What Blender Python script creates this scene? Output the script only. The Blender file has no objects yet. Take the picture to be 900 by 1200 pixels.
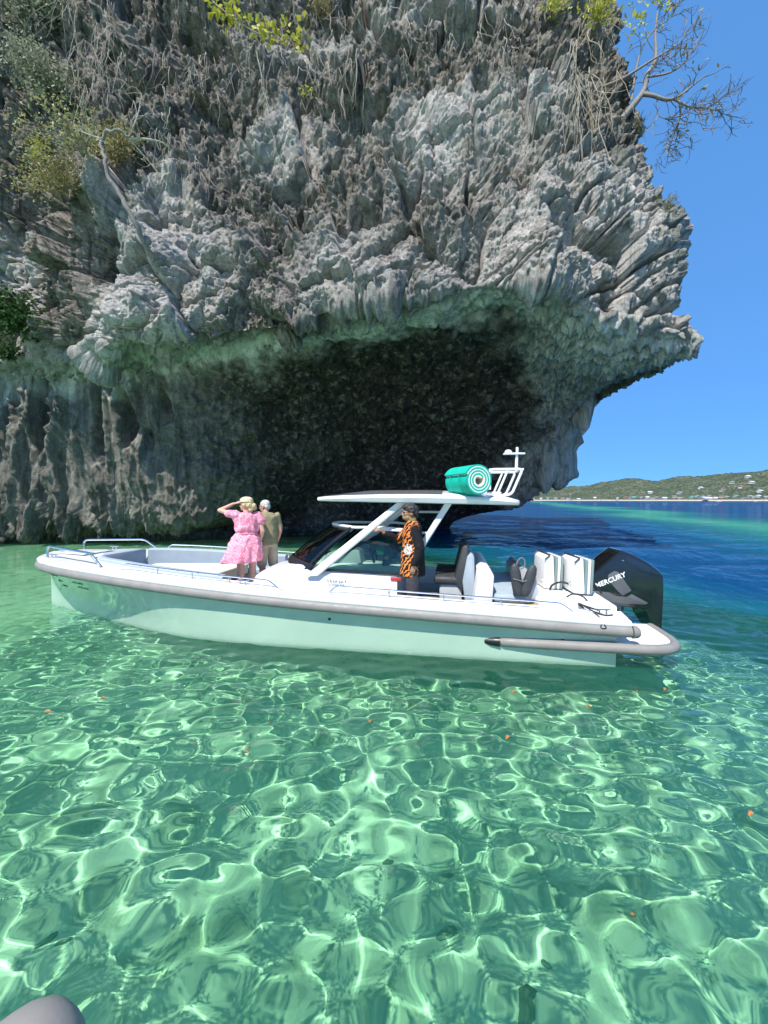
import bpy, bmesh, math, random
import numpy as np
from mathutils import Vector, Matrix, Euler

R = math.radians
sc = bpy.context.scene
COL = sc.collection

# ------------------------------------------------------------------ camera
FPX, HOR, CAMZ = 470.0, 586.0, 2.05          # focal length and horizon row for a 900 x 1200 frame
cd = bpy.data.cameras.new('camera'); cam = bpy.data.objects.new('camera', cd); COL.objects.link(cam)
cam.location = (0, 0, CAMZ); cam.rotation_euler = (R(90), 0, 0)
cd.sensor_fit = 'VERTICAL'; cd.sensor_height = 36; cd.lens = FPX / 1200 * 36
cd.shift_y = -(600 - HOR) / 1200; cd.clip_start = .05; cd.clip_end = 30000
sc.camera = cam

# ------------------------------------------------------------------ sky and sun
SD = Vector((-.32, -.60, 1.0)).normalized()   # towards the sun: high, behind the photographer's left shoulder
w = bpy.data.worlds.new('World'); sc.world = w; w.use_nodes = True
nt = w.node_tree; bg = nt.nodes['Background']
sky = nt.nodes.new('ShaderNodeTexSky'); sky.sky_type = 'NISHITA'; sky.sun_disc = False
sky.sun_elevation = math.asin(SD.z); sky.sun_rotation = math.atan2(SD.x, SD.y)
sky.air_density = 0.4; sky.dust_density = 0.0; sky.ozone_density = 10.0; sky.altitude = 0
gm = nt.nodes.new('ShaderNodeGamma'); gm.inputs[1].default_value = .25          # the phone's tone curve flattens the sky
tn = nt.nodes.new('ShaderNodeMixRGB'); tn.blend_type = 'MULTIPLY'; tn.inputs[0].default_value = 1; tn.inputs[2].default_value = (.76, 1.84, 3.42, 1)
nt.links.new(sky.outputs[0], gm.inputs[0]); nt.links.new(gm.outputs[0], tn.inputs[1]); nt.links.new(tn.outputs[0], bg.inputs[0])
bg.inputs[1].default_value = .15
ld = bpy.data.lights.new('sun', 'SUN'); lo = bpy.data.objects.new('sun', ld); COL.objects.link(lo)
lo.rotation_euler = (-SD).to_track_quat('-Z', 'Y').to_euler()
ld.energy = 5.0; ld.angle = R(.5); ld.color = (1, .955, .89)
ld.cycles.is_caustics_light = True
ld.cycles.use_multiple_importance_sampling = False
vs = sc.view_settings; vs.view_transform = 'Standard'; vs.look = 'None'; vs.gamma = 1; vs.use_curve_mapping = False
vs.exposure = 0.52
cy = sc.cycles
cy.use_denoising = True
cy.max_bounces = 9; cy.diffuse_bounces = 3; cy.glossy_bounces = 4; cy.transmission_bounces = 8; cy.transparent_max_bounces = 12
cy.sample_clamp_indirect = 5; cy.blur_glossy = .5

# ------------------------------------------------------------------ helpers
def P(px, py, Y):
    """a point seen at a given place of the 900 x 1200 photograph, at depth Y metres"""
    return ((px - 450) / FPX * Y, Y, CAMZ + (HOR - py) / FPX * Y)

def tag(o, label=None, cat=None, group=None, kind=None):
    if label: o['label'] = label
    if cat: o['category'] = cat
    if group: o['group'] = group
    if kind: o['kind'] = kind
    return o

def empty(name, loc=(0, 0, 0), rz=0.0, parent=None):
    o = bpy.data.objects.new(name, None); COL.objects.link(o)
    o.location = loc; o.rotation_euler = (0, 0, rz); o.empty_display_size = .1
    if parent: o.parent = parent
    return o

def mesh_np(name, v, f, smooth=True, attrs=None):
    v = np.asarray(v, np.float32); f = np.asarray(f, np.int32); k = f.shape[1]
    me = bpy.data.meshes.new(name)
    me.vertices.add(len(v)); me.vertices.foreach_set('co', v.ravel())
    me.loops.add(f.size); me.loops.foreach_set('vertex_index', f.ravel())
    me.polygons.add(len(f)); me.polygons.foreach_set('loop_start', np.arange(0, f.size, k, dtype=np.int32))
    me.update(calc_edges=True)
    if smooth: me.shade_smooth()
    for n, a in (attrs or {}).items():
        at = me.attributes.new(n, 'FLOAT', 'POINT'); at.data.foreach_set('value', np.asarray(a, np.float32).ravel())
    return me

def link(name, me, mat=None, parent=None):
    o = bpy.data.objects.new(name, me); COL.objects.link(o)
    if mat and not me.materials: me.materials.append(mat)
    if parent: o.parent = parent
    return o

def grid_faces(ny, nx, wrap=False):
    i = np.arange(ny * nx).reshape(ny, nx)
    if wrap: i = np.concatenate([i, i[:, :1]], 1)
    return np.stack([i[:-1, :-1], i[:-1, 1:], i[1:, 1:], i[1:, :-1]], -1).reshape(-1, 4)

# ---- vectorised noise
def _hash(ix, iy, iz, s=0):
    h = (ix.astype(np.uint32) * np.uint32(374761393) + iy.astype(np.uint32) * np.uint32(668265263)
         + iz.astype(np.uint32) * np.uint32(2147483647) + np.uint32(s * 974711 + 12345))
    h = (h ^ (h >> np.uint32(13))) * np.uint32(1274126177)
    h = (h ^ (h >> np.uint32(16))) * np.uint32(2246822519)
    return h ^ (h >> np.uint32(15))
_G = np.array([[1,1,0],[-1,1,0],[1,-1,0],[-1,-1,0],[1,0,1],[-1,0,1],[1,0,-1],[-1,0,-1],[0,1,1],[0,-1,1],[0,1,-1],[0,-1,-1],[1,1,0],[-1,1,0],[0,-1,1],[0,-1,-1]], np.float32)
def perlin(p, s=0):
    p = np.asarray(p, np.float32); i = np.floor(p).astype(np.int32); f = p - i
    u = f * f * f * (f * (f * 6 - 15) + 10)
    def g(dx, dy, dz):
        h = _hash(i[..., 0] + dx, i[..., 1] + dy, i[..., 2] + dz, s) & 15
        gr = _G[h]
        return gr[..., 0] * (f[..., 0] - dx) + gr[..., 1] * (f[..., 1] - dy) + gr[..., 2] * (f[..., 2] - dz)
    def lp(a, b, t): return a + (b - a) * t
    x0 = lp(lp(g(0,0,0), g(1,0,0), u[..., 0]), lp(g(0,1,0), g(1,1,0), u[..., 0]), u[..., 1])
    x1 = lp(lp(g(0,0,1), g(1,0,1), u[..., 0]), lp(g(0,1,1), g(1,1,1), u[..., 0]), u[..., 1])
    return lp(x0, x1, u[..., 2])
def fbm(p, o=4, s=0, gain=.5):
    r = 0; a = 1.0
    for k in range(o):
        r = r + a * perlin(p * (2.03 ** k), s + k); a *= gain
    return r
def ridged(p, o=4, s=0, gain=.55):
    r = 0; a = 1.0; wgt = 1.0
    for k in range(o):
        n = (1 - np.abs(perlin(p * (2.1 ** k), s + k)) * 2); n = n * n * np.sign(n) * wgt
        r = r + a * n; a *= gain; wgt = np.clip(n * 1.5, 0, 1)
    return r
def worley(p, s=0):
    """F1, F2 and a random value per cell"""
    p = np.asarray(p, np.float32); i = np.floor(p).astype(np.int32); f = p - i
    d1 = np.full(p.shape[:-1], 9., np.float32); d2 = d1.copy(); idr = np.zeros_like(d1)
    for dx in (-1, 0, 1):
        for dy in (-1, 0, 1):
            for dz in (-1, 0, 1):
                h = _hash(i[..., 0] + dx, i[..., 1] + dy, i[..., 2] + dz, s)
                a = (h & 1023) / np.float32(1023); b = ((h >> 10) & 1023) / np.float32(1023); c = ((h >> 20) & 1023) / np.float32(1023)
                d = (dx + a - f[..., 0]) ** 2 + (dy + b - f[..., 1]) ** 2 + (dz + c - f[..., 2]) ** 2
                m = d < d1
                d2 = np.where(m, d1, np.minimum(d2, d)); idr = np.where(m, ((h >> 5) & 4095) / np.float32(4095), idr); d1 = np.where(m, d, d1)
    return np.sqrt(d1), np.sqrt(d2), idr
def worley_facet(p, s=0):
    """as worley, with the offset to the cell's seed and a random direction per cell"""
    p = np.asarray(p, np.float32); i = np.floor(p).astype(np.int32); f = p - i
    d1 = np.full(p.shape[:-1], 9., np.float32); d2 = d1.copy(); hh = np.zeros(p.shape[:-1], np.uint32); vec = np.zeros_like(p)
    for dx in (-1, 0, 1):
        for dy in (-1, 0, 1):
            for dz in (-1, 0, 1):
                h = _hash(i[..., 0] + dx, i[..., 1] + dy, i[..., 2] + dz, s)
                e = np.stack([dx + (h & 1023) / np.float32(1023) - f[..., 0], dy + ((h >> 10) & 1023) / np.float32(1023) - f[..., 1], dz + ((h >> 20) & 1023) / np.float32(1023) - f[..., 2]], -1)
                d = (e * e).sum(-1); m = d < d1
                d2 = np.where(m, d1, np.minimum(d2, d)); hh = np.where(m, h, hh); d1 = np.where(m, d, d1); vec[m] = e[m]
    h2 = _hash(hh.view(np.int32), hh.view(np.int32) >> 7, hh.view(np.int32) * 0, s + 1)
    gv = np.stack([(h2 & 1023), (h2 >> 10) & 1023, (h2 >> 20) & 1023], -1) / np.float32(511.5) - 1
    return np.sqrt(d1), np.sqrt(d2), ((hh >> 5) & 4095) / np.float32(4095), vec, gv
def sstep(a, b, x):
    t = np.clip((x - a) / (b - a), 0, 1); return t * t * (3 - 2 * t)

# ---- material helpers
class NT:
    def __init__(s, name):
        s.m = bpy.data.materials.new(name); s.m.use_nodes = True; s.t = s.m.node_tree
        s.b = s.t.nodes['Principled BSDF']; s.out = s.t.nodes['Material Output']
    def n(s, t, **kw):
        x = s.t.nodes.new('ShaderNode' + t)
        for k, v in kw.items(): setattr(x, k, v)
        return x
    def l(s, a, b): s.t.links.new(a, b)
    def noise(s, scale, detail=4, rough=.55, vec=None, dist=0.0):
        x = s.n('TexNoise'); x.inputs['Scale'].default_value = scale; x.inputs['Detail'].default_value = detail
        x.inputs['Roughness'].default_value = rough; x.inputs['Distortion'].default_value = dist
        if vec: s.l(vec, x.inputs['Vector'])
        return x.outputs['Fac']
    def ramp(s, fac, stops):
        x = s.n('ValToRGB'); e = x.color_ramp.elements
        while len(e) < len(stops): e.new(.5)
        for q, (p, c) in zip(e, stops):
            q.position = p; q.color = (*c, 1) if len(c) == 3 else c
        s.l(fac, x.inputs[0]); return x.outputs[0]
    def mix(s, fac, a, b, mode='MIX'):
        x = s.n('MixRGB', blend_type=mode)
        for k, v in ((0, fac), (1, a), (2, b)):
            if isinstance(v, (int, float)): x.inputs[k].default_value = v
            elif isinstance(v, tuple): x.inputs[k].default_value = (*v, 1)
            else: s.l(v, x.inputs[k])
        return x.outputs[0]
    def math(s, op, a, b=0.0, clamp=False):
        x = s.n('Math', operation=op, use_clamp=clamp)
        for k, v in ((0, a), (1, b)):
            if isinstance(v, (int, float)): x.inputs[k].default_value = v
            else: s.l(v, x.inputs[k])
        return x.outputs[0]
    def attr(s, name):
        return s.n('Attribute', attribute_name=name).outputs['Fac']
    def coord(s, which='Object', scale=(1, 1, 1), rot=(0, 0, 0)):
        x = s.n('TexCoord'); m = s.n('Mapping'); m.inputs['Scale'].default_value = scale; m.inputs['Rotation'].default_value = rot
        s.l(x.outputs[which], m.inputs[0]); return m.outputs[0]
    def bump(s, h, strength=.5, dist=.01):
        x = s.n('Bump'); x.inputs['Strength'].default_value = strength; x.inputs['Distance'].default_value = dist
        s.l(h, x.inputs['Height']); s.l(x.outputs[0], s.b.inputs['Normal']); return x
    def set(s, **kw):
        for k, v in kw.items():
            i = s.b.inputs[k.replace('_', ' ')]
            if isinstance(v, (int, float)): i.default_value = v
            elif isinstance(v, tuple): i.default_value = (*v, 1)
            else: s.l(v, i)
        return s

def simple(name, col, rough=.5, metal=0.0, coat=0.0, var=.12, scale=6.0, bump=0.0, bscale=80.0):
    """plain material with a little mottling so that no surface is one flat tone"""
    m = NT(name); c = m.coord()
    n = m.noise(scale, 5, .6, c)
    a = tuple(x * (1 - var) for x in col); b = tuple(min(1, x * (1 + var)) for x in col)
    m.set(Base_Color=m.ramp(n, [(.3, a), (.7, b)]), Metallic=metal, Coat_Weight=coat)
    m.set(Roughness=m.ramp(m.noise(scale * 2.3, 3, .6, c), [(.3, (rough * .8,) * 3), (.7, (min(1, rough * 1.25),) * 3)]))
    if bump: m.bump(m.noise(bscale, 3, .6, c), bump, .004)
    return m.m
# ================================================================== SEA AND SEABED
def axis(a, b, step, far, g):
    x = list(np.arange(a, b, step)); s = step; q = x[-1]
    while q < far: s *= g; q += s; x.append(q)
    s = step; q = x[0]; y = []
    while q > -far: s *= g; q -= s; y.append(q)
    return np.array(y[::-1] + x)

def sea_depth(X, Y):
    """depth of the bottom below the surface: shallow sand shelf, drop-off to the right and behind, a shoal far out"""
    p = np.stack([X, Y, 0 * X], -1)
    d = 1.5 + .22 * fbm(p * .12, 3, 5)
    drop = (X * .80 + Y * .42) - 7.4 + 1.6 * perlin(p * .25, 9)
    d = d + 1.2 * sstep(-1.5, 1.5, drop) + 7.5 * sstep(.3, 6.0, drop)
    q = (X - 14) - .33 * (Y - 15) + 2.5 * perlin(p * np.array([.05, .05, 1]), 11) * np.clip(Y / 20, .3, 4)
    wdt = 21 + Y * .02
    shoal = sstep(-6, 9, q) * (1 - sstep(wdt * .5, wdt * 1.3, q)) * sstep(9, 16, Y)
    d = d * (1 - shoal) + 3.0 * shoal
    far = sstep(500, 1500, np.hypot(X, Y))
    return d * (1 - far) + 11 * far

xs = axis(-6.6, 6.6, .03, 9000, 1.07); ys = axis(.5, 9.5, .03, 9000, 1.045)
X, Y = np.meshgrid(xs, ys)
cell = np.maximum(np.gradient(xs)[None, :], np.gradient(ys)[:, None])
rng = np.random.default_rng(3)
Z = np.zeros_like(X)
for i in range(130):                                  # short ripples on the sheltered shelf
    lam = np.exp(rng.uniform(np.log(.13), np.log(1.7))); K = 2 * np.pi / lam
    th = rng.normal(R(100), 1.0); slope = .029 * rng.uniform(.4, 1.3) * math.exp(-(math.log(lam / .25) / .68) ** 2)
    Z += np.clip((lam / cell - 4) / 4, 0, 1) * slope / K * np.sin(K * (X * np.cos(th) + Y * np.sin(th)) + rng.uniform(0, 6.28))
chop = sstep(5.2, 10.5, .8 * X + .42 * Y)
for i in range(60):                                   # wind chop in the open water
    lam = np.exp(rng.uniform(np.log(.6), np.log(6))); K = 2 * np.pi / lam
    th = rng.normal(R(75), .5); slope = .034 * rng.uniform(.5, 1.2)
    Z += chop * np.clip((lam / cell - 3) / 3, 0, 1) * slope / K * np.sin(K * (X * np.cos(th) + Y * np.sin(th)) + rng.uniform(0, 6.28))
ny, nx = X.shape
dep = sea_depth(X, Y)
SEA_Z = Z
me = mesh_np("sea", np.stack([X, Y, Z], -1).reshape(-1, 3), grid_faces(ny, nx), attrs={'depth': dep, 'chop': chop})
m = NT('sea_water'); m.t.nodes.remove(m.b)
geo = m.n('NewGeometry'); pos = geo.outputs['Position']
d = m.attr('depth')
def beer(k):   # what the water column lets through, from its depth
    ext = m.math('ADD', m.math('MULTIPLY', d, k), m.math('MULTIPLY', m.math('MAXIMUM', m.math('SUBTRACT', d, 2.4), 0.0), .38))
    return m.math('POWER', math.e, m.math('MULTIPLY', ext, -1.0))
cx = m.n('CombineColor'); m.l(beer(.30), cx.inputs[0]); m.l(beer(.035), cx.inputs[1]); m.l(beer(.10), cx.inputs[2])
scat = m.ramp(m.math('DIVIDE', d, 12.0), [(.0, (.0, .02, .012)), (.17, (.004, .045, .03)), (.27, (.006, .080, .100)), (.42, (.005, .070, .120)), (.72, (.004, .046, .130))])
# small ripples, finer than the mesh
mp = m.n('Mapping'); mp.inputs['Scale'].default_value = (1.0, 1.0, 1); m.l(pos, mp.inputs[0])
b1 = m.noise(3.2, 3, .55, mp.outputs[0], .6); b2 = m.noise(.55, 4, .6, mp.outputs[0], .4)
# the breeze: rougher out in the open water than on the sheltered shelf
breeze = m.attr('chop')
b3 = m.noise(.16, 3, .6, mp.outputs[0], .3)
hgt = m.math('ADD', m.math('ADD', m.math('MULTIPLY', b1, .08), m.math('MULTIPLY', b2, .38)), m.math('MULTIPLY', b3, 1.2))
bp = m.n('Bump'); bp.inputs['Distance'].default_value = 1.0; m.l(hgt, bp.inputs['Height']); m.l(m.math('ADD', m.math('MULTIPLY', breeze, .9), .04), bp.inputs['Strength'])
fr = m.n('Fresnel'); fr.inputs['IOR'].default_value = 1.33; m.l(bp.outputs[0], fr.inputs['Normal'])
rf = m.n('BsdfRefraction'); rf.inputs['IOR'].default_value = 1.33; rf.inputs['Roughness'].default_value = 0; m.l(cx.outputs[0], rf.inputs['Color'])
gl = m.n('BsdfGlossy'); gl.inputs['Roughness'].default_value = .03; m.l(bp.outputs[0], gl.inputs['Normal'])
df = m.n('BsdfDiffuse'); m.l(scat, df.inputs['Color'])
ad = m.n('AddShader'); m.l(rf.outputs[0], ad.inputs[0]); m.l(df.outputs[0], ad.inputs[1])
mx = m.n('MixShader'); refl = m.math('MULTIPLY', fr.outputs[0], m.math('SUBTRACT', 1.0, m.math('MULTIPLY', breeze, .50)))   # steep chop hides the grazing mirror
m.l(refl, mx.inputs[0]); m.l(ad.outputs[0], mx.inputs[1]); m.l(gl.outputs[0], mx.inputs[2]); m.l(mx.outputs[0], m.out.inputs[0])
sea = link('sea', me, m.m); tag(sea, 'clear green water over sand turning deep blue offshore', None, None, 'structure')
sea.cycles.is_caustics_caster = True

bx = axis(-16, 16, .12, 9500, 1.13); by = axis(-3, 22, .12, 9500, 1.13)
X, Y = np.meshgrid(bx, by)
p3 = np.stack([X, Y, 0 * X], -1)
Zb = -sea_depth(X, Y) + .07 * fbm(p3 * .9, 3, 21) + .05 * np.clip(ridged(p3 * .7, 3, 23), 0, 2)
me = mesh_np('seabed', np.stack([X, Y, Zb], -1).reshape(-1, 3), grid_faces(*X.shape))
m = NT('seabed_sand'); c = m.coord()
n1 = m.noise(.55, 5, .6, c); n2 = m.noise(2.4, 5, .65, c); n3 = m.noise(9, 4, .6, c)
col = m.ramp(n1, [(.35, (.40, .43, .28)), (.55, (.55, .55, .37)), (.7, (.66, .64, .45))])
patch = m.ramp(n2, [(.53, (0, 0, 0)), (.66, (1, 1, 1))])
col = m.mix(m.math('MULTIPLY', patch, .55), col, (.15, .16, .085))
col = m.mix(m.math('MULTIPLY', m.ramp(n3, [(.58, (0, 0, 0)), (.68, (1, 1, 1))]), .4), col, (.09, .10, .06))
m.set(Base_Color=col, Roughness=1.0, Specular_IOR_Level=0.0)
bed = link('seabed', me, m.m); tag(bed, 'pale green sand and weed patches under clear water', None, None, 'structure')
bed.cycles.is_caustics_receiver = True

# ================================================================== THE OVERHANGING CLIFF
# control net: each column is a profile from below the water, through the tidal notch and the cave roof,
# over the lip and up the face
COLS = [
 #  base            waterline        notch top        curtain foot     curtain/roof     roof edge / lip   above lip        face             face             top of view      above
 [(-330,650,19),(-330,642,15),(-330,620,15.4),(-330,606,13.9),(-330,520,13.6),(-330,430,13.6),(-330,400,14.2),(-330,250,14.4),(-330,100,15.0),(-330,-60,16.2),(-330,-230,18)],  # this and next column: unseen buttress, pushed forward to shade the left wall
 [(-170,650,19),(-170,640,16.5),(-170,618,16.7),(-170,606,15.6),(-170,520,15.2),(-170,430,15.4),(-170,400,15.2),(-170,250,15.2),(-170,100,15.8),(-170,-60,16.8),(-170,-240,19)],
 [(-40,650,20),(-40,637,19.4),(-40,616,19.6),(-40,606,18.4),(-40,520,18.2),(-40,440,18.3),(-40,400,18.0),(-30,260,17.2),(-30,100,17.2),(-30,-60,18.0),(-30,-250,21)],
 [(50,650,20),(50,637,20),(50,618,20.4),(50,609,18.6),(50,520,18.3),(50,445,18.6),(55,395,17.2),(55,265,16.8),(55,105,17.2),(55,-60,18.9),(55,-250,22)],
 [(140,650,21),(140,636,20.5),(140,622,20.9),(140,612,18.4),(140,520,18.0),(140,432,17.6),(140,396,14.3),(140,270,14.6),(140,110,16.2),(140,-60,18.2),(140,-250,22)],
 [(240,650,22),(240,631,22),(240,616,22.2),(240,604,18.4),(240,500,17.7),(245,416,16.2),(245,388,14.1),(250,255,14.7),(250,105,16.5),(250,-60,18.1),(250,-250,22)],
 [(330,650,24),(330,628,23.6),(330,605,23.8),(330,578,20.6),(330,480,18.2),(325,402,14.9),(325,375,13.6),(330,240,14.4),(330,95,16.2),(330,-60,18.0),(330,-250,22)],
 [(420,650,26),(420,626,25),(420,590,25),(420,530,23.0),(415,445,18.0),(415,374,13.9),(415,346,13.0),(420,225,14.0),(420,90,15.8),(420,-60,17.6),(420,-250,22)],
 [(490,650,27),(490,624,26),(500,590,26),(515,515,22.8),(520,428,17.4),(520,358,13.2),(520,330,12.5),(520,210,13.4),(520,82,15.2),(520,-60,17.3),(520,-250,22)],
 [(500,650,28),(500,623,26.5),(530,596,26.2),(570,556,23.4),(598,448,18.2),(600,352,12.9),(600,322,12.2),(600,205,13.0),(595,78,14.9),(590,-60,17.0),(585,-250,22)],
 [(508,650,29),(508,622,27),(545,600,26.4),(592,580,23.8),(636,478,19.2),(655,372,13.2),(655,325,12.1),(652,200,12.8),(640,75,14.7),(630,-60,16.9),(620,-250,22)],
 [(514,650,30),(514,621,27.5),(552,601,26.6),(606,588,23.8),(664,484,20.0),(735,410,13.5),(732,340,12.5),(722,220,13.0),(690,100,14.7),(675,-60,17.0),(665,-250,22)],
 [(520,650,31),(520,620,28),(560,602,26.8),(618,585,23.8),(694,460,20.4),(809,414,13.9),(806,350,13.5),(800,258,13.9),(745,150,15.2),(716,-20,17.4),(705,-250,22)],
]
NET = np.array([[P(*q) for q in c] for c in COLS])
# right flank running back, seen only from the side
W1 = np.array([(4.5,33,-3),(5.0,31,0),(7.0,29.5,1.4),(9.6,25.5,2.9),(10.4,23.5,6.0),(10.9,20.5,7.9),(11.1,19.5,9.5),(10.8,19.5,12.5),(10.0,20,17),(9.5,21.5,23),(9,24,29)], float)
W2 = np.array([(3,40,-3),(3.5,38,0),(5,36,1.8),(7,34,3.2),(8,32,6.5),(8.6,30,8.5),(8.8,29.5,10),(8.6,29.5,13),(8,30,18),(7.5,31,24),(7,33,30)], float)
W3 = np.array([(-3,48,-3),(-3,46,0),(-3,45,2),(-2,43,3.5),(-1,41,7),(-.5,40,9),(0,40,11),(0,40,14),(0,40,19),(0,41,25),(0,42,31)], float)
NET = np.concatenate([NET, W1[None], W2[None], W3[None]], 0)
NET[:, 0, 2] = -3.2

def catmull(A, t):
    """interpolate along axis 0 at parameters t (0..n-1), centripetal look without overshoot"""
    n = len(A); i = np.clip(np.floor(t).astype(int), 0, n - 2); f = (t - i)[:, None, None]
    p0, p1, p2, p3 = A[np.clip(i - 1, 0, n - 1)], A[i], A[i + 1], A[np.clip(i + 2, 0, n - 1)]
    m1, m2 = (p2 - p0) * .42, (p3 - p1) * .42
    return ((2 * f**3 - 3 * f**2 + 1) * p1 + (f**3 - 2 * f**2 + f) * m1 + (-2 * f**3 + 3 * f**2) * p2 + (f**3 - f**2) * m2)

def even(n_ctrl, weights, n):
    """parameters that spend vertices by weight per span"""
    cum = np.concatenate([[0], np.cumsum(weights)]); cum = cum / cum[-1]
    return np.interp(np.linspace(0, 1, n), cum, np.arange(n_ctrl))
NU, NV = 1000, 820
# 
uw = [15, 45, 38, 33, 50, 45, 45, 50, 40, 32, 45, 50, 12, 8, 4]
vw = [3, 4, 10, 45, 55, 18, 85, 90, 95, 30]
tu = even(NET.shape[0], uw, NU); tv = even(NET.shape[1], vw, NV)
B = catmull(NET, tu)                                   # NU x rows x 3
B = np.swapaxes(catmull(np.swapaxes(B, 0, 1), tv), 0, 1)   # NU x NV x 3
BASE = B.copy()
def normals(B):
    du = np.gradient(B, axis=0); dv = np.gradient(B, axis=1)
    n = np.cross(du, dv); return n / (np.linalg.norm(n, axis=-1, keepdims=True) + 1e-9)
N = normals(B)
TV = np.broadcast_to(tv[None, :], B.shape[:2]); TU = np.broadcast_to(tu[:, None], B.shape[:2])
Q = B.astype(np.float32)
warp = np.stack([fbm(Q * .35, 3, 40), fbm(Q * .35, 3, 44), fbm(Q * .35, 3, 48)], -1)
left = 1 - sstep(3.2, 6.0, TU)                          # the flowstone wall left of the cave
lipz = TV - 5.0 + .30 * perlin(Q * .45, 61) + .22 * perlin(Q * 1.3, 62) + .16 * perlin(Q * 3.4, 63)
face = sstep(-.05, .35, lipz - .25)                         # weathered grey face
roof = sstep(2.6, 3.2, TV) * (1 - face)
flow = np.clip(1 - face, 0, 1) * np.clip(left + sstep(8.3, 10.4, TU + 1.0 * perlin(Q * .7, 66)) * sstep(3.9, 4.6, TV) + sstep(8.9, 10.4, TU + 1.3 * perlin(Q * .6, 64) + .5 * perlin(Q * 2.1, 65)) * sstep(2.4, 2.8, TV), 0, 1)   # dripstone: smooth, fluted
rightface = sstep(10.3, 11.6, TU)

# large lumps and buttresses
disp = (.95 - .55 * rightface) * fbm(Q * np.array([.26, .26, .18]), 3, 70) * (.35 + .65 * face)
# tilted bedding: layers that stand proud by different amounts with open cracks between them
tilt = R(27)
s = Q[..., 2] * math.cos(tilt) - Q[..., 0] * math.sin(tilt) + .40 * warp[..., 0] + .10 * fbm(Q * 1.1, 2, 75)
rough_zone = sstep(-.25, .30, perlin(Q * .20, 95) + .55 * sstep(6.9, 8.3, TV) - .12 - .25 * rightface + .55 * (1 - sstep(2.9, 4.1, TU)))
for per, amp, crk, sd in ((1.55, .62, .50, 1), (.60, .17, .20, 2)):
    k = np.floor(s / per); fr_ = s / per - k
    h0 = (_hash(k.astype(np.int32), (np.floor(Q[..., 0] * .45 + warp[..., 1] * 1.5)).astype(np.int32), 0 * k.astype(np.int32), sd) & 1023) / 1023.0
    dist = np.minimum(fr_, 1 - fr_) * per
    keep = sstep(-.25, .2, perlin(Q * .5, 80 + sd) + .45 * rightface) * (1 - .55 * rough_zone)
    disp += face * keep * (amp * (h0 - .5) + amp * .22 * fr_ - crk * (1 + .5 * rightface) * np.exp(-(dist / ((.055 if per > 1 else .04) + .02 * rightface)) ** 2))
# blocks broken along joints, each with its own chiselled plane
for sc_, off, pl, crk, sd, wp in (((.50, .50, .42), .40, .34, .20, 3, .30), ((1.5, 1.5, 1.15), .13, .30, .06, 7, .2), ((4.2, 4.2, 3.2), .05, .34, .02, 11, .08), ((10.5, 10.5, 8.5), .018, .30, .006, 13, .03)):
    F1, F2, ID, vec, gv = worley_facet((Q + wp * warp) * np.array(sc_, np.float32), sd)
    pln = (vec * gv).sum(-1) / sc_[0]
    disp += (.18 + .82 * face) * (1 - .85 * flow) * (1 - .45 * rightface) * (1 if sd in (3, 13) else 1 - .25 * (1 - rough_zone)) * (off * (ID - .5) + pl * pln * 1.1 - crk * np.exp(-((F2 - F1) / .07) ** 2))
# solution pits and sockets
F1, F2, ID, vec, gv = worley_facet((Q + .3 * warp) * np.array([.85, .85, .62], np.float32), 19)
disp -= face * (.30 + .65 * rough_zone) * sstep(.50, .80, ID) * sstep(.46, .12, F1) * (1 - .5 * rightface)
F1, F2, ID, vec, gv = worley_facet((Q + .15 * warp) * np.array([2.6, 2.6, 1.9], np.float32), 23)
disp -= face * .26 * sstep(.45, .75, ID) * sstep(.45, .12, F1) * (.35 + .65 * rough_zone)
# tall dark joints
vj = np.abs(perlin((Q + .4 * warp) * np.array([.42, .42, .07]), 27))
disp -= face * .8 * np.exp(-(vj / .022) ** 2) * sstep(-.1, .25, perlin(Q * .17, 28))
# pinnacled karst in the weathered upper zone
kar = ridged((Q + .15 * warp) * np.array([1.15, 1.15, .55]), 3, 90)
disp += face * (.02 + .16 * rough_zone) * (kar - .6)
kar2 = ridged(Q * np.array([3.6, 3.6, 2.2]), 3, 97)
disp += face * (.012 + .060 * rough_zone) * (kar2 - .6)
disp += (.018 + .04 * rough_zone) * fbm(Q * 5.0, 3, 101) * (1 - .7 * flow)
disp += face * .030 * (ridged(Q * np.array([9., 9., 6.]), 2, 107) - .5)
disp += .022 * fbm(Q * 17, 2, 104) * (1 - .6 * flow)
# flutes on the right face and on the dripstone
fl = ridged((Q + .10 * warp) * np.array([1.9, 1.9, .16]), 3, 110)
disp += (.42 * flow * left + .20 * flow * (1 - left) + .12 * rightface * face) * (fl - .5)
fl2 = ridged((Q + .12 * warp) * np.array([5.2, 5.2, .55]), 3, 113)
disp += (.085 * flow + .05 * rightface * face) * (fl2 - .5)
# deep shadowed slots behind the dripstone columns
hol = sstep(.22, .46, perlin((Q + .25 * warp) * np.array([.95, .95, .24]) + 7.7, 117)) * sstep(3.6, 4.2, TV) * (1 - sstep(5.0, 5.6, TV)) * left
disp -= 1.7 * hol
# cave roof: scalloped
disp += roof * (1 - flow) * (1 - .65 * np.exp(-(lipz / .7) ** 2)) * (.30 * fbm(Q * .8, 3, 120) + .16 * ridged(Q * 1.7, 3, 122) - .1)
# ragged foot of the curtains: let points of the dripstone sag down
foot = np.exp(-((TV - 3.0) / .42) ** 2) * left
sag = foot * np.clip(1.35 * (ridged(np.stack([Q[..., 0] * .75, Q[..., 1] * .2, 0 * Q[..., 0]], -1), 3, 130) - .45), -.3, 1.1)
edge = sstep(0, 3, np.minimum(np.arange(NU), NU - 1 - np.arange(NU)))[:, None]
B = B + N * (disp * sstep(.2, 1.2, TV) * edge)[..., None]
B[..., 2] -= sag * .75
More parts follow.
